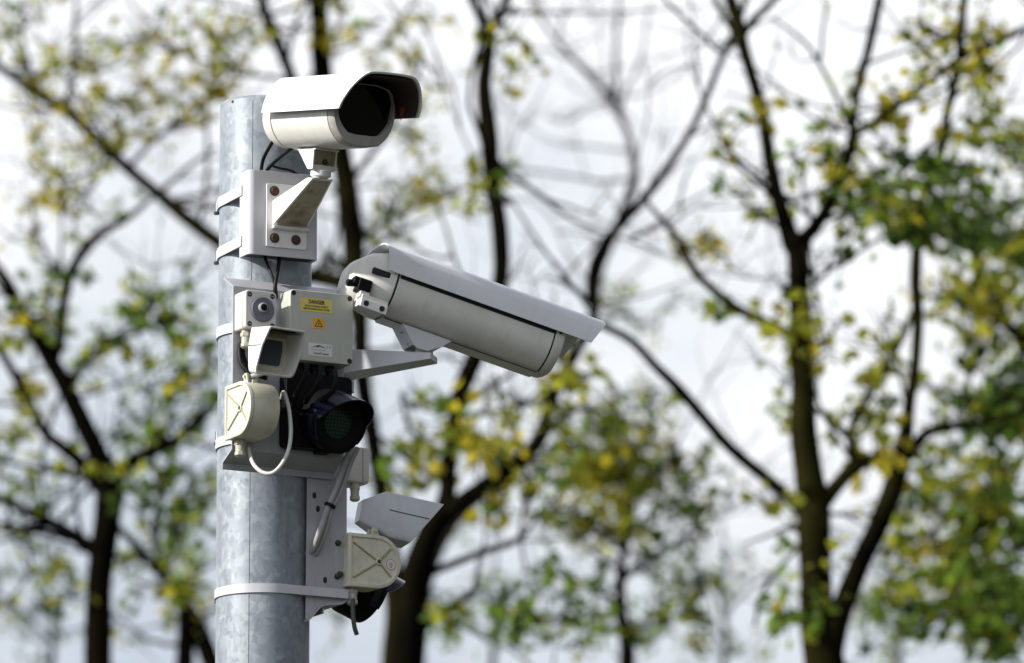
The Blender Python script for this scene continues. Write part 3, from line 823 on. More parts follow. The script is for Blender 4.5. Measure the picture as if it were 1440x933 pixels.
# connector at the rear and its bracket
cx = onx(FR, 503, 404, -50)
mb = MB(); mb.box((-46, 236, -34), (30, 24, 22)); mb.box((-47, 250, -29), (20, 14, 14)); mb.cyl((-46, 246, -31), (-46, 266, -37), 6.5, 14); cn = mb.build('cable_connector', M_BLACK, rcam, bevel=2)
mb = MB(); mb.box((-48, 232, -50), (22, 18, 12)); mb.build('connector_nut', M_WHITE2, cn, bevel=1.5)
bk = MB(); bk.box((-38, 212, -60), (46, 50, 20)); bt = bk.build('gland_block', M_WHITE2, rcam, bevel=1.5)
mb = MB(); mb.box((-62.5, 212, -66), (3, 50, 16)); tb = mb.build('gland_tab', M_WHITE, bt, bevel=1)
for yy in (197, 227):
    mb = MB(); mb.lathe([(5, 0), (5, 1.5)], (-63.8, yy, -66), (-1, 0, 0), 16); mb.build('tab_hole', M_SEAM_SHADE, tb)
# saddle
mb = MB()
for sx in (-1, 1):
    x0, x1 = sx * 27, sx * 23.5
    mb.prism([(144, -67), (48, -67), (64, -84), (86, -99), (106, -101), (116, -96)], min(x0, x1), max(x0, x1), 'x')
mb.prism([(144, -67.5), (141, -67.5), (113, -96), (116, -98)], -23.4, 23.4, 'x')
sa_ = mb.build('saddle', M_ARM, rcam, bevel=0.8)
for (yy, zz) in ((134, -77), (118, -93)):
    mb = MB(); mb.prism(rrect(-8, 0, 9, 4.5, 2.2), -0.4, 0.4)
    mb.xf(Matrix.Translation(Vector((0, yy + 1.8, zz - .6))) @ Matrix.Rotation(math.radians(45), 4, 'X')); mb.build('saddle_slot', M_SEAM_SHADE, sa_)
# arm to the panel
toR = mm(FR.inverted())
pc = FR @ Vector((0, 0.084, -0.098))
d0 = P(486, 508, pc.y + 0.035)
ax = (pc - d0); ax.z = 0; ax.normalize(); side = Vector((-ax.y, ax.x, 0))
def rect(c, hw, zu, zd):
    return [tuple((c + side * s * hw + Vector((0, 0, z))) * 1000) for s, z in ((-1, zd), (1, zd), (1, zu), (-1, zu))]
zt0 = P(490, 491, d0.y - .03).z; zb0 = P(490, 526, d0.y - .03).z
zt1 = P(603, 497, pc.y - .02).z; zb1 = P(605, 506, pc.y - .02).z
a_ = Vector((d0.x, d0.y, 0)); b_ = Vector((pc.x, pc.y, 0)) + ax * .018
mb = MB(); mb.loft([rect(a_, .034, zt0, zb0), rect(b_, .024, zt1, zb1)]); mb.xf(toR); am = mb.build('mounting_arm', M_ARM, rcam, bevel=1.2)
mb = MB(); mb.cyl(tuple(Vector((pc.x, pc.y, zt1 - .004)) * 1000), tuple(Vector((pc.x, pc.y, zt1 + .012)) * 1000), 16, 20); mb.xf(toR); mb.build('pivot', M_WHITE2, am)
mb = MB(); mb.loft([rect(a_ - ax * .02, .05, zt0 + .012, zb0 - .02), rect(a_ + ax * .002, .05, zt0 + .012, zb0 - .02)]); mb.xf(toR); mb.build('arm_foot', M_PANEL, am, bevel=1)

# ---------------------------------------------------------------- floodlights: D-shaped housing with a hooded lamp above
def floodlight(F, label, xd, zc, yp, hood_yaw, hood_origin, sticker, hoodmat, hr=0.0):
    """xd: local x of the cover face (the housing goes to xd+45), flat back at yp, reach 102 outwards (-y)"""
    t = thing('floodlight', label, 'floodlight', F @ Matrix.Translation(Vector((xd, yp, zc)) * .001), 'hooded floodlights on round housings')
    L, H, T = 102.0, 93.0, 58.0
    def dprof(s=1.0, off=0.0):
        r = H / 2
        pts = [(-off, -r + off + 6), (-off - 6, -r + off), ]
        pts = [(-off, -r + off), ]
        for k in range(25):
            a = -math.pi / 2 + math.pi * k / 24
            pts.append((-(L - r) - (r - off) * math.cos(a), (r - off) * math.sin(a)))
        pts.append((-off, r - off))
        return pts
    def ring(pr, x): return [(x, y, z) for y, z in pr]
    mb = MB(); mb.loft([ring(dprof(0, 1.5), T), ring(dprof(0, 0), T - 3), ring(dprof(), 8)]); mb.build('lamp_base', M_CREAM if not sticker else M_CREAM, t, bevel=0.8)
    mb = MB(); mb.loft([ring(dprof(0, 1.2), 8.6), ring(dprof(0, 1.2), 6)]); mb.build('gasket', M_SEAM_SHADE, t)
    mb = MB()
    mb.loft([ring(dprof(0, -.6), 6.6), ring(dprof(0, -.6), 1.0), ring(dprof(0, 1.2), 0), ring(dprof(0, 5.5), 0), ring(dprof(0, 7), 3.0)], True); cv = mb.build('cover', M_CREAM, t, smooth=35)
    mb = MB(); mb.loft([ring(dprof(0, 7.0), 2.4), ring(dprof(0, 7.2), 2.9)]); 
    cy = -(L - H / 2) - 4
    mb = MB()
    for (ya, za) in ((-10, 31), (-10, -31), (cy - 24, 25), (cy - 24, -25)):
        A = Vector((1.5, cy, 0)); Bv = Vector((1.5, ya, za)); d = (Bv - A).normalized(); p = Vector((0, -d.z, d.y)) * 2.0
        mb.loft([[tuple(A + p + Vector((1.5, 0, 0))), tuple(A - p + Vector((1.5, 0, 0))), tuple(A - p * .5 - Vector((1, 0, 0))), tuple(A + p * .5 - Vector((1, 0, 0)))],
                 [tuple(Bv + p + Vector((1.5, 0, 0))), tuple(Bv - p + Vector((1.5, 0, 0))), tuple(Bv - p * .5 - Vector((1, 0, 0))), tuple(Bv + p * .5 - Vector((1, 0, 0)))]])
    mb.build('rib', M_CREAMD, cv, bevel=0.4)
    mb = MB(); mb.lathe([(6, 0), (6, 3), (4.6, 3.6), (4.6, 2.2)], (2.8, cy, 0), (-1, 0, 0), 20); sc_ = mb.build('cover_screw', M_CREAM, cv)
    mb = MB(); mb.lathe([(3.2, 0), (2.8, 1.0)], (0.4, cy, 0), (-1, 0, 0), 12); mb.build('screw_head', M_BOLT, sc_)
    if sticker:
        mb = MB(); mb.lathe([(10.5, 0), (10.5, .3)], (2.7, cy - 24, -3), (-1, 0, 0), 32); st = mb.build('round_sticker', M_WLABEL, cv)
        mb = MB(); mb.loft([[(2.3, cy - 24 + 9.8 * math.cos(a), -3 + 9.8 * math.sin(a)) for a in [2 * math.pi * k / 32 for k in range(32)]],
                            [(2.3, cy - 24 + 8.6 * math.cos(a), -3 + 8.6 * math.sin(a)) for a in [2 * math.pi * k / 32 for k in range(32)]]], False); mb.build('sticker_ring', M_INKP, st, smooth=0)
        for k, (tx, zz) in enumerate((('QC', 2.6), ('PASS', -1.0), ('08', -4.6))):
            o = text_part(tx, 4.2, (0, 0, 0), st, M_INKP, bold=.1)
            for v in o.data.vertices:
                v.co = Vector((2.3e-3, -v.co.x + (cy - 24) * .001, v.co.z + (-3 + zz) * .001))
    gland('cable_gland', t, (22, -18, -H / 2 + 1), (0, 0, -1), 8.5)
    # hinge ears on top of the housing
    mb = MB()
    for xx in (14, 30):
        mb.prism([(-48, H / 2 - 3), (-66, H / 2 - 3), (-62, H / 2 + 16), (-52, H / 2 + 16)], xx - 2, xx + 2, 'x')
    mb.cyl((8, -57, H / 2 + 10), (36, -57, H / 2 + 10), 3.2, 12)
    mb.build('hinge', M_CREAM, t, bevel=0.6)
    # hood
    FH = frame(hood_origin, 10, hood_yaw, hr)
    Mh = mm((F @ Matrix.Translation(Vector((xd, yp, zc)) * .001)).inverted() @ FH)
    def hrect(w, hh, y, rake, r=5, zc_=0):
        base = [(.405, .5), (.432, .487), (.446, .455), (.5, .09), (.478, -.37), (.462, -.44), (.43, -.485), (.39, -.5)]
        sec = [(x * w, z * hh) for x, z in base] + [(-x * w, z * hh) for x, z in base[::-1]]
        return [(x, y - rake * (z - zc_) / hh, z + zc_) for x, z in sec]
    mb = MB()
    rings = [hrect(36, 38, 0, 0), hrect(74, 80, -47, -22, 7), hrect(75, 81, -118, 48, 4), hrect(69, 75, -118.5, 45, 3), hrect(60, 66, -58, 8, 3)]
    mb.loft(rings, True, False); mb.xf(Mh); hd = mb.build('hood', hoodmat, t, bevel=0.8, smooth=30)
    mb = MB(); mb.loft([hrect(75.8, 81.8, -95, 44, 4), hrect(75.8, 81.8, -95, 44, 4)], False)
    mb = MB()
    for sx in (-1, 1):
        mb = MB(); mb.loft([[(sx * 36.2, -46, 8.2), (sx * 36.2, -46, 6.6), (sx * 37.5, -46, 6.6), (sx * 37.5, -46, 8.2)], [(sx * 36.2, -119, 8.2), (sx * 36.2, -119, 6.6), (sx * 37.9, -119, 6.6), (sx * 37.9, -119, 8.2)]])
        mb.xf(Mh); mb.build('hood_seam', M_SEAM_SHADE, hd)
    
    mb = MB()
    mb.loft([hrect(62, 68, -61, 8, 3), hrect(46, 50, -65, 6, 2), hrect(40, 43, -60, 6, 2)], False); mb.xf(Mh); fr = mb.build('lamp_frame', M_CREAM, t, bevel=0.5)
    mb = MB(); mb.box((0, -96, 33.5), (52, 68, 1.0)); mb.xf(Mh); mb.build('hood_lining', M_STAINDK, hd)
    mb = MB(); mb.loft([hrect(50, 54, -60, 6, 2), hrect(50, 54, -57, 6, 2)]); mb.xf(Mh); mb.build('lamp_glass', M_LAMPGLASS, t, smooth=0)
    mb = MB(); mb.loft([hrect(62, 68, -59.6, 8, 3), hrect(62, 68, -57.5, 8, 3)], True); mb.xf(Mh); mb.build('reflector', M_CREAMD, t)
    drip = [(-66, 26), (-72, 29), (-80, 28), (-84, 22), (-81, 15), (-78, 19), (-76, 8), (-73, 16), (-70, 12), (-68, 21)]
    mb = MB(); mb.prism([(y, z) for y, z in drip], 30.2 + 2.2, 30.9 + 2.2, 'x'); mb.xf(Mh); mb.build('rust_streak', M_RUSTPATCH, hd, smooth=0)
    # stem from hood to hinge
    hp = Mh @ Vector((0, -30, -34)); hq = Vector((22, -57, H / 2 + 10))
    mb = MB(); mb.tube([hp, (hp + hq) / 2, hq], [6, 5, 5], 14); mb.build('stem', M_GREYCABLE, t)
    return t
zc1 = onx(FN, 342, 572, -134).z
floodlight(FN, 'white hooded floodlight facing the viewer below the small sensor box', -134, zc1, YN, 20, P(366, 496.5, -0.20), False, M_WHITE, 4)
zc2 = onp(FN, 526, 789, -100).z + (FN.translation.z - FM.translation.z) * 1000
floodlight(FM, 'grey hooded floodlight pointing right beside the lower panel', -97, zc2, -119, 106, P(504, 720, 0.03), True, M_HOOD)

# ---------------------------------------------------------------- signal lamps
def signal(F, label, x, z, yp, tilt=20, yaw=6, back=True):
    Fs = F @ Matrix.Translation(Vector((x, yp, z)) * .001)
    t = thing('signal_lamp', label, 'signal lamp', Fs, 'round black signal lamps')
    Mt = Matrix.Translation(Vector((0, -40, 0))) @ Matrix.Rotation(math.radians(yaw), 4, 'Z') @ Matrix.Rotation(math.radians(tilt), 4, 'X') @ Matrix.Translation(Vector((0, 40, 0)))
    if not back:
        mb = MB(); mb.cyl((0, 40, 0), (0, 0, 0), 20, 20); mb.build('lamp_neck', M_BLACK, t)
    if back:
        mb = MB(); mb.prism(rrect(-14, 14, 128, 132, 10), -30, -1); mb.build('shade_block', M_BLACK, t, bevel=2)  # added black block standing for the shade on the panel behind
    mb = MB(); mb.lathe([(30, 2), (46, 16), (53, 30), (53, 78), (50, 80), (42, 80), (29.5, 72)], (0, 0, 0), (0, -1, 0), 48); mb.xf(Mt); mb.build('lamp_body', M_BLACK, t)
    mb = MB(); nr, na = 14, 56
    vs = []; fs = []
    for i in range(nr + 1):
        r = 30.0 * i / nr
        for k in range(na):
            a = 2 * math.pi * k / na
            px_, pz_ = r * math.cos(a), r * math.sin(a)
            b = -71 - 6 * (1 - (r / 30) ** 2)
            vs.append((px_, b, pz_))
    for i in range(nr):
        for k in range(na):
            j = (k + 1) % na
            fs.append((i * na + k, i * na + j, (i + 1) * na + j, (i + 1) * na + k))
    mb.add(vs, fs); mb.xf(Mt); mb.build('green_lens', M_LENS, t, smooth=60)
    mb = MB(); A = []; B = []; A2 = []; B2 = []
    for k in range(41):
        a = math.radians(-38 + 256 * k / 40)
        ext = 3 + 47 * max(0.0, math.sin(a)) ** .8
        A.append((53.5 * math.cos(a), -58, 53.5 * math.sin(a))); B.append((52.5 * math.cos(a), -78 - ext, 53 * math.sin(a) - .03 * ext))
        A2.append((51.3 * math.cos(a), -58, 51.3 * math.sin(a))); B2.append((50.3 * math.cos(a), -78 - ext, 50.8 * math.sin(a) - .03 * ext))
    mb.sheet(A, B, A2, B2); mb.xf(Mt); mb.build('visor', M_VISOR, t, smooth=45)
    for zz in ((-46, 46) if back else ()):
        mb = MB(); mb.box((0, -16, zz), (24, 30, 22)); br = mb.build('lamp_bracket', M_BLACK, t, bevel=2)
        mb = MB(); bolt_head(mb, (0, -31, zz), (0, -1, 0), 4.5, 4); mb.build('bracket_bolt', M_STRAP, br)
    return t
cs = onp(FN, 477, 596, -198)
signal(FN, 'black round signal lamp with visor and green lens under the labelled box', cs.x, cs.z + 14, YN)
cz = onx(FM, 520, 838, 25)
signal(FM, 'black signal lamp facing away behind the lower round housing', 25, cz.z + 14, -148, back=False)

# ---------------------------------------------------------------- cables
def cable(name, label, pts, r, m, cat='cable', group=None, n=10):
    ctrl = [P(*p) for p in pts]
    mb = MB(1.0); mb.tube(curve_pts(ctrl, 10), r, n)
    o = mb.build(name, m, None, recenter=True, smooth=60)
    return tag(o, label, cat, group)
cable('power_cable', 'thin black cable from the top camera down behind its bracket, left one of two', [(386, 196, -0.17), (379, 207, -0.15), (370, 225, -0.12), (367, 245, -0.11), (368, 262, -0.10)], 0.0033, M_RUBBER)
cable('power_cable', 'black cable slanting from under the top camera housing into the white bracket', [(412, 208, -0.19), (398, 218, -0.16), (384, 230, -0.13), (374, 243, -0.11), (372, 262, -0.10)], 0.0033, M_RUBBER)
cable('power_cable', 'short black wire crossing the pole just above the white bracket', [(384, 234, -0.125), (394, 237, -0.12), (408, 240, -0.115), (420, 246, -0.10)], 0.0022, M_RUBBER)
cable('signal_cable', 'thin black wire leaning left between white bracket and grey panel', [(370, 356, -0.10), (377, 375, -0.12), (384, 392, -0.13), (388, 408, -0.13), (389, 420, -0.125)], 0.0027, M_RUBBER)
cable('signal_cable', 'thicker black wire leaning right between white bracket and grey panel', [(393, 360, -0.10), (391, 378, -0.12), (388, 394, -0.13), (387, 408, -0.132), (388, 420, -0.125)], 0.0036, M_RUBBER)
cable('sensor_cable', 'black cable looping from the sensor box gland behind the floodlight', [(338, 484, -0.155), (337, 496, -0.16), (340, 512, -0.165), (350, 524, -0.17), (362, 528, -0.165), (374, 532, -0.15)], 0.0042, M_RUBBER)
cable('sensor_cable', 'second black cable bowed behind the white floodlight hood', [(341, 490, -0.15), (344, 505, -0.155), (352, 518, -0.16), (364, 524, -0.155), (378, 526, -0.14)], 0.0035, M_RUBBER)
cable('lamp_cable', 'white cable hanging in a loop from the round housing under the floodlight', [(350, 630, -0.165), (352, 642, -0.17), (358, 655, -0.19), (370, 665, -0.20), (384, 665, -0.205), (397, 652, -0.205), (406, 632, -0.20), (409, 608, -0.20), (407, 580, -0.20), (403, 562, -0.20), (399, 552, -0.19), (396, 560, -0.15)], 0.0036, M_WHITECABLE, n=12)
cable('conduit', 'grey cable running down in front of the lower panel web, upper of the pair', [(497, 622, -0.05), (486, 648, -0.058), (474, 684, -0.06), (462, 712, -0.062), (450, 748, -0.06), (441, 772, -0.045), (432, 780, -0.03)], 0.0058, M_GREYCABLE, group=None)
cable('conduit', 'grey cable bending away behind its twin in front of the lower panel web', [(503, 630, -0.045), (492, 654, -0.05), (480, 690, -0.052), (467, 716, -0.056), (458, 748, -0.052), (446, 776, -0.04), (434, 784, -0.03)], 0.0046, M_GREYCABLE, group=None)
for i, (pts, lab) in enumerate((
    ([(432, 512, -.20), (430, 526, -.20), (424, 540, -.195), (416, 556, -.18), (412, 572, -.15)], 'added black cable deepening the shade under the labelled box bending left behind the white loop'),
    ([(450, 516, -.215), (450, 530, -.215), (444, 544, -.21), (436, 556, -.19), (430, 566, -.16)], 'added black cable deepening the shade under the middle of the labelled box running behind the signal lamp'),
    ([(470, 520, -.23), (472, 532, -.23), (470, 546, -.225), (462, 556, -.20), (452, 566, -.17)], 'added black cable deepening the shade under the right of the labelled box dropping to the signal lamp'))):
    cable('shade_cable', lab, pts, .0045, M_RUBBER)  # cables added to darken the shaded panel under the labelled box
cc = P(464, 711, -0.06)
mb = MB(1.0); mb.lathe([(.0098, -.003), (.0106, -.0015), (.0106, .0015), (.0098, .003)], cc, P(462, 716, -.06) - P(468, 702, -.06), 16); tag(mb.build('cable_tie', M_RUBBER, None, recenter=True), 'small black tie round the two grey cables in front of the web', 'cable tie')
cable('lamp_cable', 'short dark cable end hanging under the lower round housing', [(496, 842, -0.02), (496, 856, -0.02), (497, 872, -0.02), (499, 884, -0.018), (502, 893, -0.015)], 0.0042, plain("dark_green_grey_cable", (0.06, 0.065, 0.06), 0.45))

# ---------------------------------------------------------------- trees
class Tree:
    def __init__(self, name, label, cat, y, seed, barkm, group='trees behind the pole'):
        self.name, self.label, self.cat, self.y, self.rng = name, label, cat, y, random.Random(seed)
        self.barkm = barkm; self.group = group
        self.samples = []       # (px, py, yoff, world)
        self.fw = []; self.mb = MB(1.0); self.lf = MB(1.0)
        self.root = None
    def k(self, yo=0.0):        # metres per photo pixel at this distance
        return (self.y + yo + 12.0) / math.cos(PITCH) / FPX
    def limb(self, pts, slope=None, taper_tip=False, n=9, ground=False, yoff=None):
        """pts: (px,py,width px)"""
        rng = self.rng
        if yoff is None:
            yoff = 0.0
            if self.samples:
                a = pts[0]
                s = min(self.samples, key=lambda s_: (s_[0] - a[0]) ** 2 + (s_[1] - a[1]) ** 2)
                if (s[0] - a[0]) ** 2 + (s[1] - a[1]) ** 2 < 60 ** 2:
                    yoff = s[2]
        if slope is None:
            slope = rng.uniform(-.55, .55) if self.samples else rng.uniform(-.08, .08)
        c = [Vector((p[0], p[1], p[2])) for p in pts]
        cur = curve_pts(c, 6)
        acc = 0.0; W_ = []; R_ = []; prev = None
        ph = rng.uniform(0, 50)
        for i, p in enumerate(cur):
            if prev is not None:
                acc += math.hypot(p.x - prev.x, p.y - prev.y) * self.k()
            prev = p
            yo = yoff + slope * acc + 0.10 * mnoise.noise(Vector((acc * 1.2, ph, 0))) * min(1, acc)
            jx = 0 if i == 0 else self.mwob(ph, acc) * min(1.0, p.z / 6)
            w = P(p.x + jx / self.k() * .012, p.y, self.y + yo)
            W_.append(w); R_.append(max(.0025, p.z * 1.12 / 2 * self.k(yo) * (1 + .10 * mnoise.noise(Vector((acc * 4, ph + 9, 3))))))
            self.samples.append((p.x, p.y, yo, w))
            self.fw.append((w, p.z))
        if ground:
            b = W_[0]; gx = b.x + rng.uniform(-.2, .2)
            r0 = R_[0]
            pre = []; prr = []
            for f_, s_ in ((0.0, 1.9), (0.06, 1.45), (0.2, 1.2), (0.5, 1.1), (0.8, 1.03)):
                pre.append(Vector((gx + (b.x - gx) * f_, b.y, -0.15 + (b.z + .15) * f_))); prr.append(r0 * s_)
            W_ = pre + W_; R_ = prr + R_
        self.mb.tube(W_, R_, n)
        if self.root is None:
            self.root = W_[0].copy(); self.root.z = 0.0
    def mwob(self, ph, acc):
        return 1.6 * mnoise.noise(Vector((acc * 1.7, ph, 7.7))) + .9 * mnoise.noise(Vector((acc * 5.5, ph, 2.7)))
    def twig(self, w0, w1, r):
        rng = self.rng
        m = (w0 + w1) / 2 + Vector((rng.uniform(-1, 1), rng.uniform(-1, 1), rng.uniform(-.3, 1))) * (w1 - w0).length * .16
        self.mb.tube(curve_pts([w0, m, w1], 4), [r * (1 - .75 * i / 8) for i in range(9)], 5)
    def fine(self, n, lo=.35, hi=1.3):
        """thin side branches that fork, growing from the drawn limbs"""
        rng = self.rng
        base = [f for f in self.fw if f[1] < 24]
        def grow(p, d, L, r, depth):
            pts = [p]; seg = 7; q = p.copy(); dd = d.copy()
            for i in range(seg):
                dd = (dd + Vector((rng.gauss(0, .16), rng.gauss(0, .16), rng.gauss(.05, .16)))).normalized()
                q = q + dd * L / seg; pts.append(q.copy())
            self.mb.tube(pts, [r * (1 - .8 * i / seg) for i in range(seg + 1)], 5)
            if depth:
                for _ in range(rng.choice((1, 2, 3))):
                    k = rng.randrange(2, seg)
                    nd = (dd + Vector((rng.gauss(0, .7), rng.gauss(0, .5), rng.gauss(.1, .6)))).normalized()
                    grow(pts[k], nd, L * rng.uniform(.35, .65), r * .6, depth - 1)
        for _ in range(n):
            w, wd = rng.choice(base)
            d = Vector((rng.gauss(0, 1), rng.gauss(0, .6), rng.gauss(.45, .6))).normalized()
            grow(w, d, rng.uniform(lo, hi), min(.013, max(.005, wd * self.k() * .24)), 2)
    def leaf(self, c, size, mi):
        rng = self.rng
        d = Vector((rng.gauss(0, 1), rng.gauss(0, 1), rng.gauss(-.35, .8))).normalized()
        a = Vector((rng.gauss(0, 1), rng.gauss(0, 1), rng.gauss(0, 1)))
        u = d.cross(a)
        if u.length < 1e-3: u = Vector((1, 0, 0))
        u.normalize(); nn = d.cross(u)
        w = size * rng.uniform(.30, .42); b = size * .10
        self.lf.mi = mi
        v = [c, c + d * size * .35 + u * w + nn * b, c + d * size * .72 + u * w * .72 + nn * b, c + d * size, c + d * size * .72 - u * w * .72 + nn * b, c + d * size * .35 - u * w + nn * b]
        self.lf.add(v, [(0, 1, 2, 3), (0, 3, 4, 5)])
    def leaves(self, cx, cy, rx, ry, n, mix, per=11, spread=36, size=.056, dy=.8, twig=True, dens=.6):
        rng = self.rng
        n = max(1, round(n * dens))
        for _ in range(n):
            a = rng.uniform(0, 2 * math.pi); r = math.sqrt(rng.random())
            px, py = cx + rx * r * math.cos(a), cy + ry * r * math.sin(a)
            s = min(self.samples, key=lambda s_: (s_[0] - px) ** 2 + (s_[1] - py) ** 2) if self.samples else None
            yo = (s[2] if s else 0) + rng.uniform(-dy, dy)
            c = P(px, py, self.y + yo)
            if twig and s and (s[3] - c).length < 1.6:
                self.twig(s[3], c, rng.uniform(.006, .011))
            k = self.k(yo)
            base = rng.choices(range(4), mix)[0]
            ns = rng.choice((2, 3, 3, 4))
            for q in range(ns):
                d = Vector((rng.gauss(0, 1), rng.gauss(0, 1), rng.gauss(.1, .8))).normalized()
                L = spread * k * rng.uniform(.6, 1.7)
                if twig:
                    self.mb.tube([c, c + d * L * .5 + Vector((0, 0, rng.uniform(-.03, .03))), c + d * L], [.004, .003, .0018], 4)
                for _ in range(max(2, int(per / ns * rng.uniform(.5, 1.7)))):
                    p = c + d * L * rng.uniform(.15, 1.05) + Vector((rng.gauss(0, 1), rng.gauss(0, 1), rng.gauss(0, 1))) * .022
                    mi = base if rng.random() < .7 else rng.choices(range(4), mix)[0]
                    self.leaf(p, size * rng.choice((.45, .7, .85, 1.0, 1.2, 1.35)), mi)
            self.samples.append((px, py, yo, c))
    def done(self):
        t = thing(self.name, self.label, self.cat, Matrix.Translation(self.root), self.group)
        off = Matrix.Translation(-self.root)
        self.mb.xf(off); self.mb.build('trunk', self.barkm, t, smooth=50)
        if self.lf.v:
            self.lf.xf(off); self.lf.build('crown', LEAVES, t, smooth=0)
Y_ = (6, 3, .6, 0); YO = (3, 5, 1.5, 0); OG = (1, 4, 5, 1.5); GR = (.2, 1.5, 6, 3); DK = (0, .8, 4, 3.5); OL = (2, 6, 2, .5)

# tree at far left, low
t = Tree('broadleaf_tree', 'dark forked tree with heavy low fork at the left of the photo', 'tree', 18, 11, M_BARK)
t.limb([(142, 945, 36), (142, 850, 34), (145, 780, 34), (150, 725, 34), (155, 690, 38), (152, 662, 34)], ground=True)
t.limb([(152, 668, 32), (138, 635, 28), (120, 600, 26), (100, 562, 24), (80, 525, 23), (58, 490, 20), (35, 450, 17), (8, 396, 15), (-40, 330, 12)])
t.limb([(140, 690, 18), (115, 656, 17), (88, 632, 15), (62, 606, 14), (40, 560, 13), (10, 506, 11), (-40, 440, 9)])
t.limb([(100, 562, 12), (112, 520, 11), (132, 500, 10), (155, 482, 9), (185, 470, 7), (208, 462, 5)])
t.limb([(72, 512, 16), (82, 480, 14), (92, 420, 13), (108, 372, 13), (140, 330, 12), (175, 310, 9), (212, 280, 6), (240, 262, 4)])
t.limb([(160, 672, 24), (180, 650, 18), (212, 636, 15), (248, 618, 13), (280, 592, 12), (308, 562, 10), (340, 530, 8), (390, 500, 7)])
t.limb([(132, 772, 20), (104, 754, 19), (76, 738, 15), (40, 722, 12), (5, 704, 11), (-40, 690, 9)])
t.limb([(110, 762, 9), (75, 752, 8), (40, 745, 7), (5, 736, 7)])
t.limb([(92, 420, 6), (80, 380, 5), (60, 350, 4), (45, 320, 3)])
t.fine(28)
for a in ((60, 420, 70, 55, 12, GR), (35, 490, 40, 60, 9, YO), (40, 640, 45, 60, 8, OL), (240, 500, 70, 100, 26, GR), (210, 620, 60, 60, 12, GR), (110, 640, 60, 50, 7, OL), (110, 480, 50, 60, 8, OG), (60, 840, 60, 80, 9, OL), (180, 430, 70, 40, 7, OG), (230, 720, 60, 60, 12, GR), (20, 570, 40, 50, 6, YO), (80, 350, 60, 40, 4, OG), (55, 350, 40, 30, 2, GR), (20, 700, 40, 60, 5, GR)):
    t.leaves(*a)
t.done()
# slim tree low behind it
t = Tree('slender_tree', 'slender leaning tree rising between the left tree and the pole', 'tree', 22, 12, M_BARK)
t.limb([(298, 945, 26), (280, 890, 26), (262, 860, 24), (240, 826, 16), (212, 792, 13), (184, 762, 11), (164, 740, 8)], ground=True)
t.limb([(238, 822, 12), (226, 780, 11), (221, 736, 11), (226, 690, 10), (218, 650, 8), (206, 600, 6), (214, 540, 5)])
t.limb([(262, 862, 20), (262, 900, 22), (260, 945, 24)], slope=.1)
t.limb([(225, 690, 7), (240, 650, 6), (262, 610, 5), (285, 560, 4)])
t.fine(12)
for a in ((230, 700, 55, 90, 22, GR), (275, 840, 30, 60, 9, OL), (250, 780, 60, 60, 10, OG), (200, 850, 40, 60, 6, OG), (280, 700, 30, 80, 10, OG), (245, 560, 60, 60, 12, GR), (190, 800, 50, 40, 5, OL)):
    t.leaves(*a)
t.done()
# tree right behind the pole with a long limb to the upper left
t = Tree('yellowing_tree', 'yellow-leaved tree behind the pole with a long limb reaching upper left', 'tree', 20, 13, M_BARKO)
t.limb([(556, 945, 32), (556, 880, 29), (549, 800, 26), (540, 720, 24), (531, 660, 22), (519, 600, 21), (510, 540, 22), (503, 470, 23), (498, 400, 28), (494, 330, 30), (488, 270, 29), (478, 215, 27), (464, 150, 26), (452, 90, 25), (446, 40, 25), (444, -20, 22), (450, -120, 16), (470, -260, 8)], ground=True)
t.limb([(496, 400, 22), (440, 390, 20), (370, 378, 19), (302, 336, 18), (262, 306, 17), (226, 276, 16), (190, 246, 16), (150, 206, 15), (102, 162, 14), (60, 136, 13), (8, 100, 11), (-60, 60, 9), (-150, 30, 6)])
t.limb([(462, 160, 15), (425, 130, 14), (406, 96, 15), (388, 52, 15), (370, 8, 14), (352, -60, 11), (340, -150, 6)])
t.limb([(180, 238, 7), (215, 200, 7), (240, 180, 6), (270, 160, 6), (302, 124, 5), (330, 90, 3)])
t.limb([(222, 272, 6), (255, 245, 6), (280, 225, 5), (306, 206, 4)])
t.limb([(100, 160, 7), (98, 120, 7), (108, 70, 6), (108, 20, 5), (112, -40, 3)])
t.limb([(60, 136, 6), (40, 90, 5), (30, 40, 4), (34, -10, 3)])
t.limb([(488, 262, 9), (520, 225, 8), (545, 190, 7), (565, 150, 6), (590, 100, 4)])
t.limb([(498, 350, 8), (530, 320, 7), (560, 300, 6), (610, 285, 5), (660, 262, 3)])
t.limb([(150, 206, 5), (140, 250, 5), (110, 290, 4), (102, 340, 3)])
t.limb([(498, 400, 9), (470, 360, 9), (440, 388, 10)])
t.fine(49)
for a in ((75, 115, 60, 55, 14, Y_), (148, 145, 40, 40, 9, Y_), (170, 60, 110, 50, 14, Y_), (260, 70, 70, 60, 12, Y_), (45, 270, 40, 30, 6, Y_), (85, 240, 50, 50, 8, YO), (215, 110, 60, 60, 8, YO), (300, 130, 50, 30, 6, Y_), (40, 45, 40, 40, 6, YO), (345, 60, 40, 50, 8, Y_), (470, 60, 60, 60, 10, Y_), (535, 55, 50, 40, 10, Y_), (555, 180, 30, 60, 7, YO), (615, 270, 60, 28, 12, OL), (620, 80, 30, 50, 4, Y_), (130, 200, 70, 30, 8, YO), (545, 300, 40, 30, 5, OL), (200, 170, 60, 40, 5, Y_), (130, 300, 40, 40, 3, OG), (560, 340, 40, 30, 2, OG), (240, 160, 50, 40, 4, Y_)):
    t.leaves(*a)
for a in ((100, -60, 160, 50, 14, Y_), (450, -120, 140, 80, 18, Y_)):
    t.leaves(*a)
t.done()
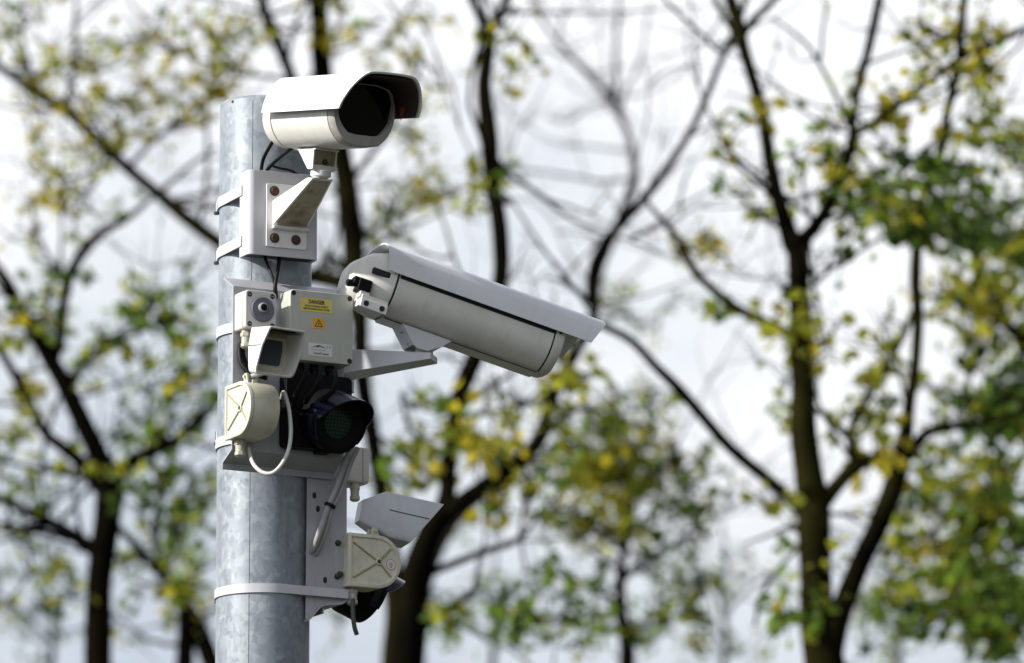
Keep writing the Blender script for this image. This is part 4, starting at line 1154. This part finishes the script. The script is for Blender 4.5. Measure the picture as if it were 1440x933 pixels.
# central dark forked tree
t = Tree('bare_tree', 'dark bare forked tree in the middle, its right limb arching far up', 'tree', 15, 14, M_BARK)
t.limb([(574, 945, 46), (579, 870, 41), (588, 800, 36), (602, 755, 33), (620, 722, 32)], ground=True)
t.limb([(618, 730, 30), (626, 690, 24), (632, 645, 23), (640, 595, 23), (648, 550, 23), (664, 510, 22), (684, 460, 22), (699, 410, 21), (704, 350, 21), (698, 290, 22), (690, 235, 23), (684, 180, 24), (680, 120, 20), (684, 70, 17), (687, 40, 17)], slope=.15)
t.limb([(687, 42, 13), (676, 22, 11), (664, 2, 9), (645, -50, 7), (630, -120, 4)])
t.limb([(687, 42, 12), (700, 22, 11), (712, 0, 10), (730, -60, 7), (738, -130, 4)])
t.limb([(616, 738, 24), (645, 706, 20), (672, 686, 19), (704, 664, 18), (738, 643, 20), (760, 618, 18), (771, 585, 17), (783, 545, 15), (804, 502, 14), (822, 476, 11), (833, 442, 12), (829, 405, 12), (840, 362, 12), (868, 322, 12), (902, 285, 12), (934, 240, 11), (962, 192, 9), (988, 142, 9), (1010, 92, 8), (1030, 50, 9), (1046, 10, 8), (1060, -60, 6), (1068, -150, 3)], slope=-.12)
t.limb([(590, 812, 10), (620, 800, 10), (650, 788, 10), (690, 774, 9), (722, 764, 8), (745, 745, 6), (762, 715, 4)])
t.limb([(592, 884, 12), (622, 864, 11), (648, 846, 10), (674, 826, 8)])
t.limb([(760, 618, 8), (790, 590, 7), (820, 575, 6), (850, 580, 4)])
t.limb([(704, 664, 6), (720, 620, 5), (735, 560, 4)])
t.limb([(833, 430, 6), (800, 400, 5), (770, 390, 4)])
t.limb([(740, 642, 6), (745, 690, 6), (735, 740, 5), (740, 800, 4)])
t.fine(28)
for a in ((707, 70, 22, 45, 6, Y_), (620, 645, 70, 45, 16, YO), (700, 610, 60, 45, 14, YO), (800, 560, 40, 50, 6, YO), (575, 680, 45, 50, 12, OL), (690, 690, 40, 30, 5, Y_), (700, 830, 110, 70, 14, GR), (640, 890, 60, 35, 7, OG), (600, 590, 40, 30, 4, OG), (820, 520, 40, 40, 5, OG), (680, 260, 25, 30, 5, OL), (760, 700, 60, 60, 9, OG), (760, 880, 80, 40, 9, GR)):
    t.leaves(*a)
t.leaves(690, -90, 90, 40, 8, YO)
t.done()
# pale, far, twiggy tree
t = Tree('twiggy_tree', 'pale leafless tree with fine branches, farthest away at centre top', 'tree', 34, 15, M_TWIG)
t.limb([(590, 945, 16), (600, 830, 15), (640, 735, 14), (728, 655, 13), (764, 600, 12), (786, 540, 12), (815, 485, 11), (838, 430, 11), (846, 380, 10), (872, 310, 10), (892, 262, 10), (888, 205, 9), (872, 165, 9), (862, 142, 9), (836, 114, 8), (806, 84, 7), (784, 60, 6), (762, 28, 5), (745, -10, 4), (730, -60, 3)], ground=True)
t.limb([(864, 146, 7), (867, 110, 7), (866, 60, 6), (868, 10, 5), (872, -50, 4)])
t.limb([(872, 160, 5), (880, 128, 5), (898, 95, 4), (908, 50, 3), (914, 0, 3)])
t.limb([(890, 250, 5), (850, 256, 5), (800, 248, 4), (745, 241, 4), (705, 242, 3)])
t.limb([(784, 60, 4), (790, 35, 4), (800, 5, 3)])
t.limb([(806, 84, 4), (770, 70, 3), (745, 70, 3)])
t.limb([(900, 245, 4), (882, 270, 4), (870, 300, 3), (850, 340, 3)])
t.limb([(845, 385, 5), (835, 360, 5), (845, 340, 4), (810, 325, 3), (780, 330, 3)])
t.limb([(838, 420, 5), (812, 380, 4), (790, 345, 3)])
t.limb([(862, 142, 4), (830, 150, 3), (800, 170, 3), (770, 165, 2.5)])

t.fine(28)
for a in ((870, 420, 40, 30, 5, OG), (850, 460, 40, 30, 4, GR), (930, 450, 30, 40, 4, OG)):
    t.leaves(*a)
t.done()
# leafy sapling low centre right
t = Tree('olive_tree', 'bushy young tree with olive and yellow leaves, low right of centre', 'tree', 21, 16, M_BARK)
t.limb([(884, 945, 22), (880, 900, 19), (874, 850, 15), (873, 810, 13), (879, 770, 10), (882, 730, 8), (878, 690, 6), (870, 640, 5), (862, 590, 4), (866, 540, 3)], ground=True)
t.limb([(873, 815, 9), (900, 790, 8), (930, 775, 7), (965, 760, 5), (1000, 735, 4)])
t.limb([(879, 770, 6), (845, 745, 6), (810, 720, 5), (770, 715, 4)])
t.limb([(874, 850, 7), (840, 830, 6), (800, 810, 5), (750, 800, 4)])
t.limb([(882, 720, 5), (910, 680, 5), (940, 650, 4), (960, 610, 3)])
t.limb([(878, 690, 4), (840, 660, 4), (815, 630, 3)])
t.fine(15)
for a in ((850, 680, 80, 45, 40, YO), (880, 640, 70, 50, 20, YO), (905, 590, 55, 50, 14, OG), (960, 690, 55, 45, 18, GR), (830, 640, 60, 50, 12, OG), (840, 590, 50, 40, 7, GR), (860, 740, 70, 30, 18, YO), (940, 740, 60, 40, 14, GR), (900, 830, 90, 40, 10, GR), (830, 850, 60, 50, 7, OG), (970, 850, 60, 60, 12, OG), (940, 900, 60, 30, 8, GR), (790, 730, 50, 40, 8, OG)):
    t.leaves(*a, dens=.8)
t.done()
# main right tree
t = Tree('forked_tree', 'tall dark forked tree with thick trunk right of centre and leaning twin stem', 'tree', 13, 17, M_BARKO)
t.limb([(1160, 945, 56), (1152, 890, 47), (1147, 820, 41), (1145, 760, 42), (1143, 712, 42), (1138, 660, 36), (1133, 600, 33), (1131, 540, 32), (1128, 480, 31), (1125, 420, 30), (1123, 370, 30), (1120, 338, 30)], ground=True)
t.limb([(1118, 348, 26), (1106, 312, 22), (1094, 275, 19), (1086, 230, 18), (1080, 190, 17), (1070, 145, 16), (1056, 95, 16), (1044, 58, 18), (1036, 25, 18), (1028, -10, 16), (1020, -80, 12), (1030, -180, 6)], slope=.12)
t.limb([(1046, 55, 10), (1062, 28, 10), (1082, 8, 9), (1110, -25, 7), (1150, -70, 4)])
t.limb([(1042, 60, 9), (1020, 22, 8), (1008, -5, 7), (980, -60, 5)])
t.limb([(1042, 52, 7), (1010, 72, 6), (980, 45, 6), (955, 20, 5), (930, -5, 4)])
t.limb([(1124, 345, 22), (1148, 318, 17), (1168, 285, 16), (1183, 250, 15), (1194, 215, 14), (1202, 186, 14)], slope=-.2)
t.limb([(1202, 190, 12), (1206, 150, 11), (1214, 100, 11), (1223, 55, 12), (1231, 12, 12), (1240, -50, 9), (1248, -140, 5)])
t.limb([(1203, 188, 11), (1232, 168, 10), (1270, 140, 10), (1310, 110, 10), (1345, 84, 10), (1392, 62, 9), (1438, 42, 8), (1500, 10, 5)])
t.limb([(1198, 190, 6), (1180, 150, 6), (1150, 80, 5), (1120, 48, 4), (1085, 25, 3)])
t.limb([(1152, 85, 4), (1156, 50, 4), (1163, 10, 3)])
t.limb([(1195, 188, 4), (1160, 175, 4), (1120, 150, 3), (1090, 140, 2.5)])
t.limb([(1137, 722, 18), (1102, 692, 15), (1052, 650, 14), (1010, 610, 14), (962, 556, 14), (922, 516, 12), (884, 478, 11), (852, 462, 9), (828, 452, 6)])
t.limb([(1124, 490, 15), (1104, 466, 13), (1064, 448, 12), (1030, 428, 12), (1000, 402, 11), (976, 380, 11), (958, 344, 10), (935, 315, 8), (916, 296, 6), (900, 270, 4)])
t.limb([(1094, 285, 9), (1075, 262, 8), (1058, 248, 6), (1042, 236, 5)])
t.limb([(1100, 322, 5), (1075, 308, 5), (1045, 282, 4), (995, 246, 3)])
t.limb([(1140, 405, 7), (1172, 374, 6), (1215, 348, 5), (1258, 322, 4)])
t.limb([(1142, 498, 8), (1160, 480, 7), (1176, 452, 5)])
t.limb([(1150, 722, 24), (1178, 682, 20), (1208, 654, 19), (1245, 644, 14), (1275, 632, 9)], slope=-.1)
t.limb([(1204, 658, 13), (1200, 620, 12), (1208, 585, 10), (1225, 555, 10), (1248, 515, 9), (1272, 470, 8), (1290, 425, 6)])
t.limb([(1165, 925, 40), (1186, 862, 30), (1208, 800, 28), (1232, 748, 27), (1252, 700, 27), (1268, 655, 26), (1278, 618, 20), (1284, 568, 15), (1289, 510, 14), (1290, 450, 15), (1288, 390, 17), (1289, 335, 14), (1298, 285, 12), (1312, 240, 11), (1326, 185, 11), (1337, 115, 13), (1346, 50, 12), (1351, 5, 11), (1358, -80, 8), (1352, -180, 4)], slope=-.10)
t.limb([(1268, 655, 16), (1292, 626, 15), (1312, 608, 13), (1345, 600, 11), (1395, 592, 9), (1450, 575, 7)])
t.limb([(1200, 210, 6), (1225, 235, 5), (1250, 280, 4)])
t.limb([(1148, 735, 5), (1110, 740, 5), (1080, 752, 4), (1045, 765, 3)])
t.limb([(1135, 760, 6), (1105, 790, 5), (1075, 830, 5), (1060, 880, 4)])
t.fine(28)
for a in ((1062, 140, 30, 20, 4, Y_), (1030, 190, 30, 30, 4, YO), (1140, 225, 25, 25, 4, OL), (1180, 215, 35, 35, 9, OL), (1200, 120, 20, 30, 3, YO), (1290, 270, 90, 50, 46, GR), (1240, 310, 50, 40, 14, OG), (1210, 260, 40, 50, 7, OG), (1335, 300, 60, 50, 22, GR), (1345, 55, 60, 50, 14, Y_), (1400, 110, 40, 70, 10, YO), (1260, 150, 30, 30, 3, YO), (1395, 170, 35, 50, 7, OL), (1300, 120, 40, 30, 5, YO), (1208, 600, 30, 80, 16, OL), (1265, 640, 40, 30, 8, YO), (1090, 700, 40, 30, 4, OL), (1120, 560, 25, 120, 12, OL), (1140, 480, 30, 60, 5, OL), (965, 350, 40, 30, 8, Y_), (1085, 460, 50, 20, 6, YO), (1250, 480, 30, 50, 6, YO), (1150, 850, 25, 60, 5, OL), (1180, 340, 40, 30, 4, OG), (1060, 270, 40, 40, 3, OL), (1110, 800, 50, 70, 7, OG), (1010, 420, 40, 20, 4, YO)):
    t.leaves(*a, size=.054, dens=.62)
for a in ((1100, -80, 200, 60, 16, YO), (1330, -60, 120, 50, 12, YO)):
    t.leaves(*a, size=.054, dens=.62)
t.done()
# dense green tree at the right edge
t = Tree('dense_tree', 'dense dark green tree filling the right edge of the photo', 'tree', 17, 18, M_BARK)
t.limb([(1500, 945, 70), (1495, 850, 64), (1488, 740, 56), (1492, 620, 46), (1485, 500, 38), (1478, 380, 28), (1486, 260, 18), (1480, 120, 8)], ground=True)
t.limb([(1486, 660, 24), (1450, 610, 20), (1410, 585, 15), (1370, 580, 9), (1335, 570, 5)])
t.limb([(1480, 430, 18), (1440, 370, 14), (1400, 330, 11), (1350, 300, 8), (1300, 290, 5)])
t.limb([(1490, 790, 22), (1440, 760, 17), (1390, 740, 12), (1340, 730, 8), (1290, 700, 5)])
t.limb([(1495, 880, 20), (1440, 860, 15), (1380, 860, 11), (1320, 870, 7), (1270, 860, 4)])
t.limb([(1484, 500, 16), (1440, 480, 12), (1400, 450, 8), (1360, 440, 5)])
t.limb([(1340, 730, 5), (1300, 760, 4), (1260, 800, 4), (1230, 850, 3)])
t.fine(15)
for a in ((1415, 575, 45, 42, 62, DK), (1390, 320, 70, 50, 26, DK), (1400, 480, 50, 60, 18, OG), (1335, 720, 90, 70, 40, OL), (1410, 690, 50, 80, 26, GR), (1400, 850, 60, 60, 56, GR), (1420, 890, 50, 50, 24, DK), (1310, 830, 80, 60, 24, OG), (1250, 720, 45, 70, 10, OG), (1370, 420, 60, 60, 22, YO), (1340, 430, 30, 40, 6, Y_), (1420, 390, 40, 50, 12, OG), (1350, 640, 60, 50, 14, OG), (1380, 770, 60, 60, 18, GR), (1280, 900, 70, 30, 10, GR), (1410, 230, 40, 60, 12, OG), (1320, 560, 60, 40, 6, OG)):
    t.leaves(*a, size=.058, dens=.72)
t.leaves(1500, 400, 60, 300, 70, GR)
t.done()
# the row goes on past both edges of the photo
def copy_tree(src, dx, dy, turn, label):
    root = src.copy(); COL.objects.link(root)
    for ch in src.children:
        c = ch.copy(); COL.objects.link(c); c.parent = root
    root.location = src.location + Vector((dx, dy, 0)); root.rotation_euler = (0, 0, turn); root['label'] = label
BY = {o.get('label', '')[:12]: o for o in COL.objects if o.get('category') == 'tree'}
copy_tree(BY['dark forked '], -4.6, 1.0, 2.2, 'forked tree standing just past the left edge of the photo')
copy_tree(BY['dark bare fo'], -8.4, 2.5, 1.1, 'bare tree standing well past the left edge of the photo')
copy_tree(BY['tall dark fo'], 6.2, 2.0, 2.8, 'forked tree standing past the right edge of the photo')
copy_tree(BY['dense dark g'], 5.4, 3.5, 1.4, 'dense tree standing well past the right edge of the photo')
# far row of small leafy trees low behind everything
far = [(70, 'leafy far tree low behind the left trunk', 31, GR, 900), (420, 'leafy far tree hidden low behind the pole', 33, OG, 900), (690, 'thin far tree with green leaves low behind the central fork', 32, GR, 900), (1015, 'thin far tree with green leaves low between the two right trunks', 33, GR, 900), (1260, 'thin far tree with olive leaves low behind the leaning stem', 31, OG, 900)]
for i, (px, lab, yy, mix, py) in enumerate(far):
    t = Tree('young_tree', lab, 'tree', 12 + yy, 30 + i, M_BARK)
    t.limb([(px, 960, 9), (px + 6, 890, 8), (px - 4, 840, 6), (px + 6, 790, 4), (px + 2, 750, 3)], ground=True)
    t.limb([(px, 900, 6), (px - 40, 860, 5), (px - 80, 830, 3)])
    t.limb([(px + 4, 860, 6), (px + 50, 820, 5), (px + 90, 800, 3)])
    t.leaves(px, 860, 110, 70, 26, mix, size=.075, dy=1.2)
    t.leaves(px, 760, 70, 60, 9, mix, size=.075, dy=1.2)
    t.done()
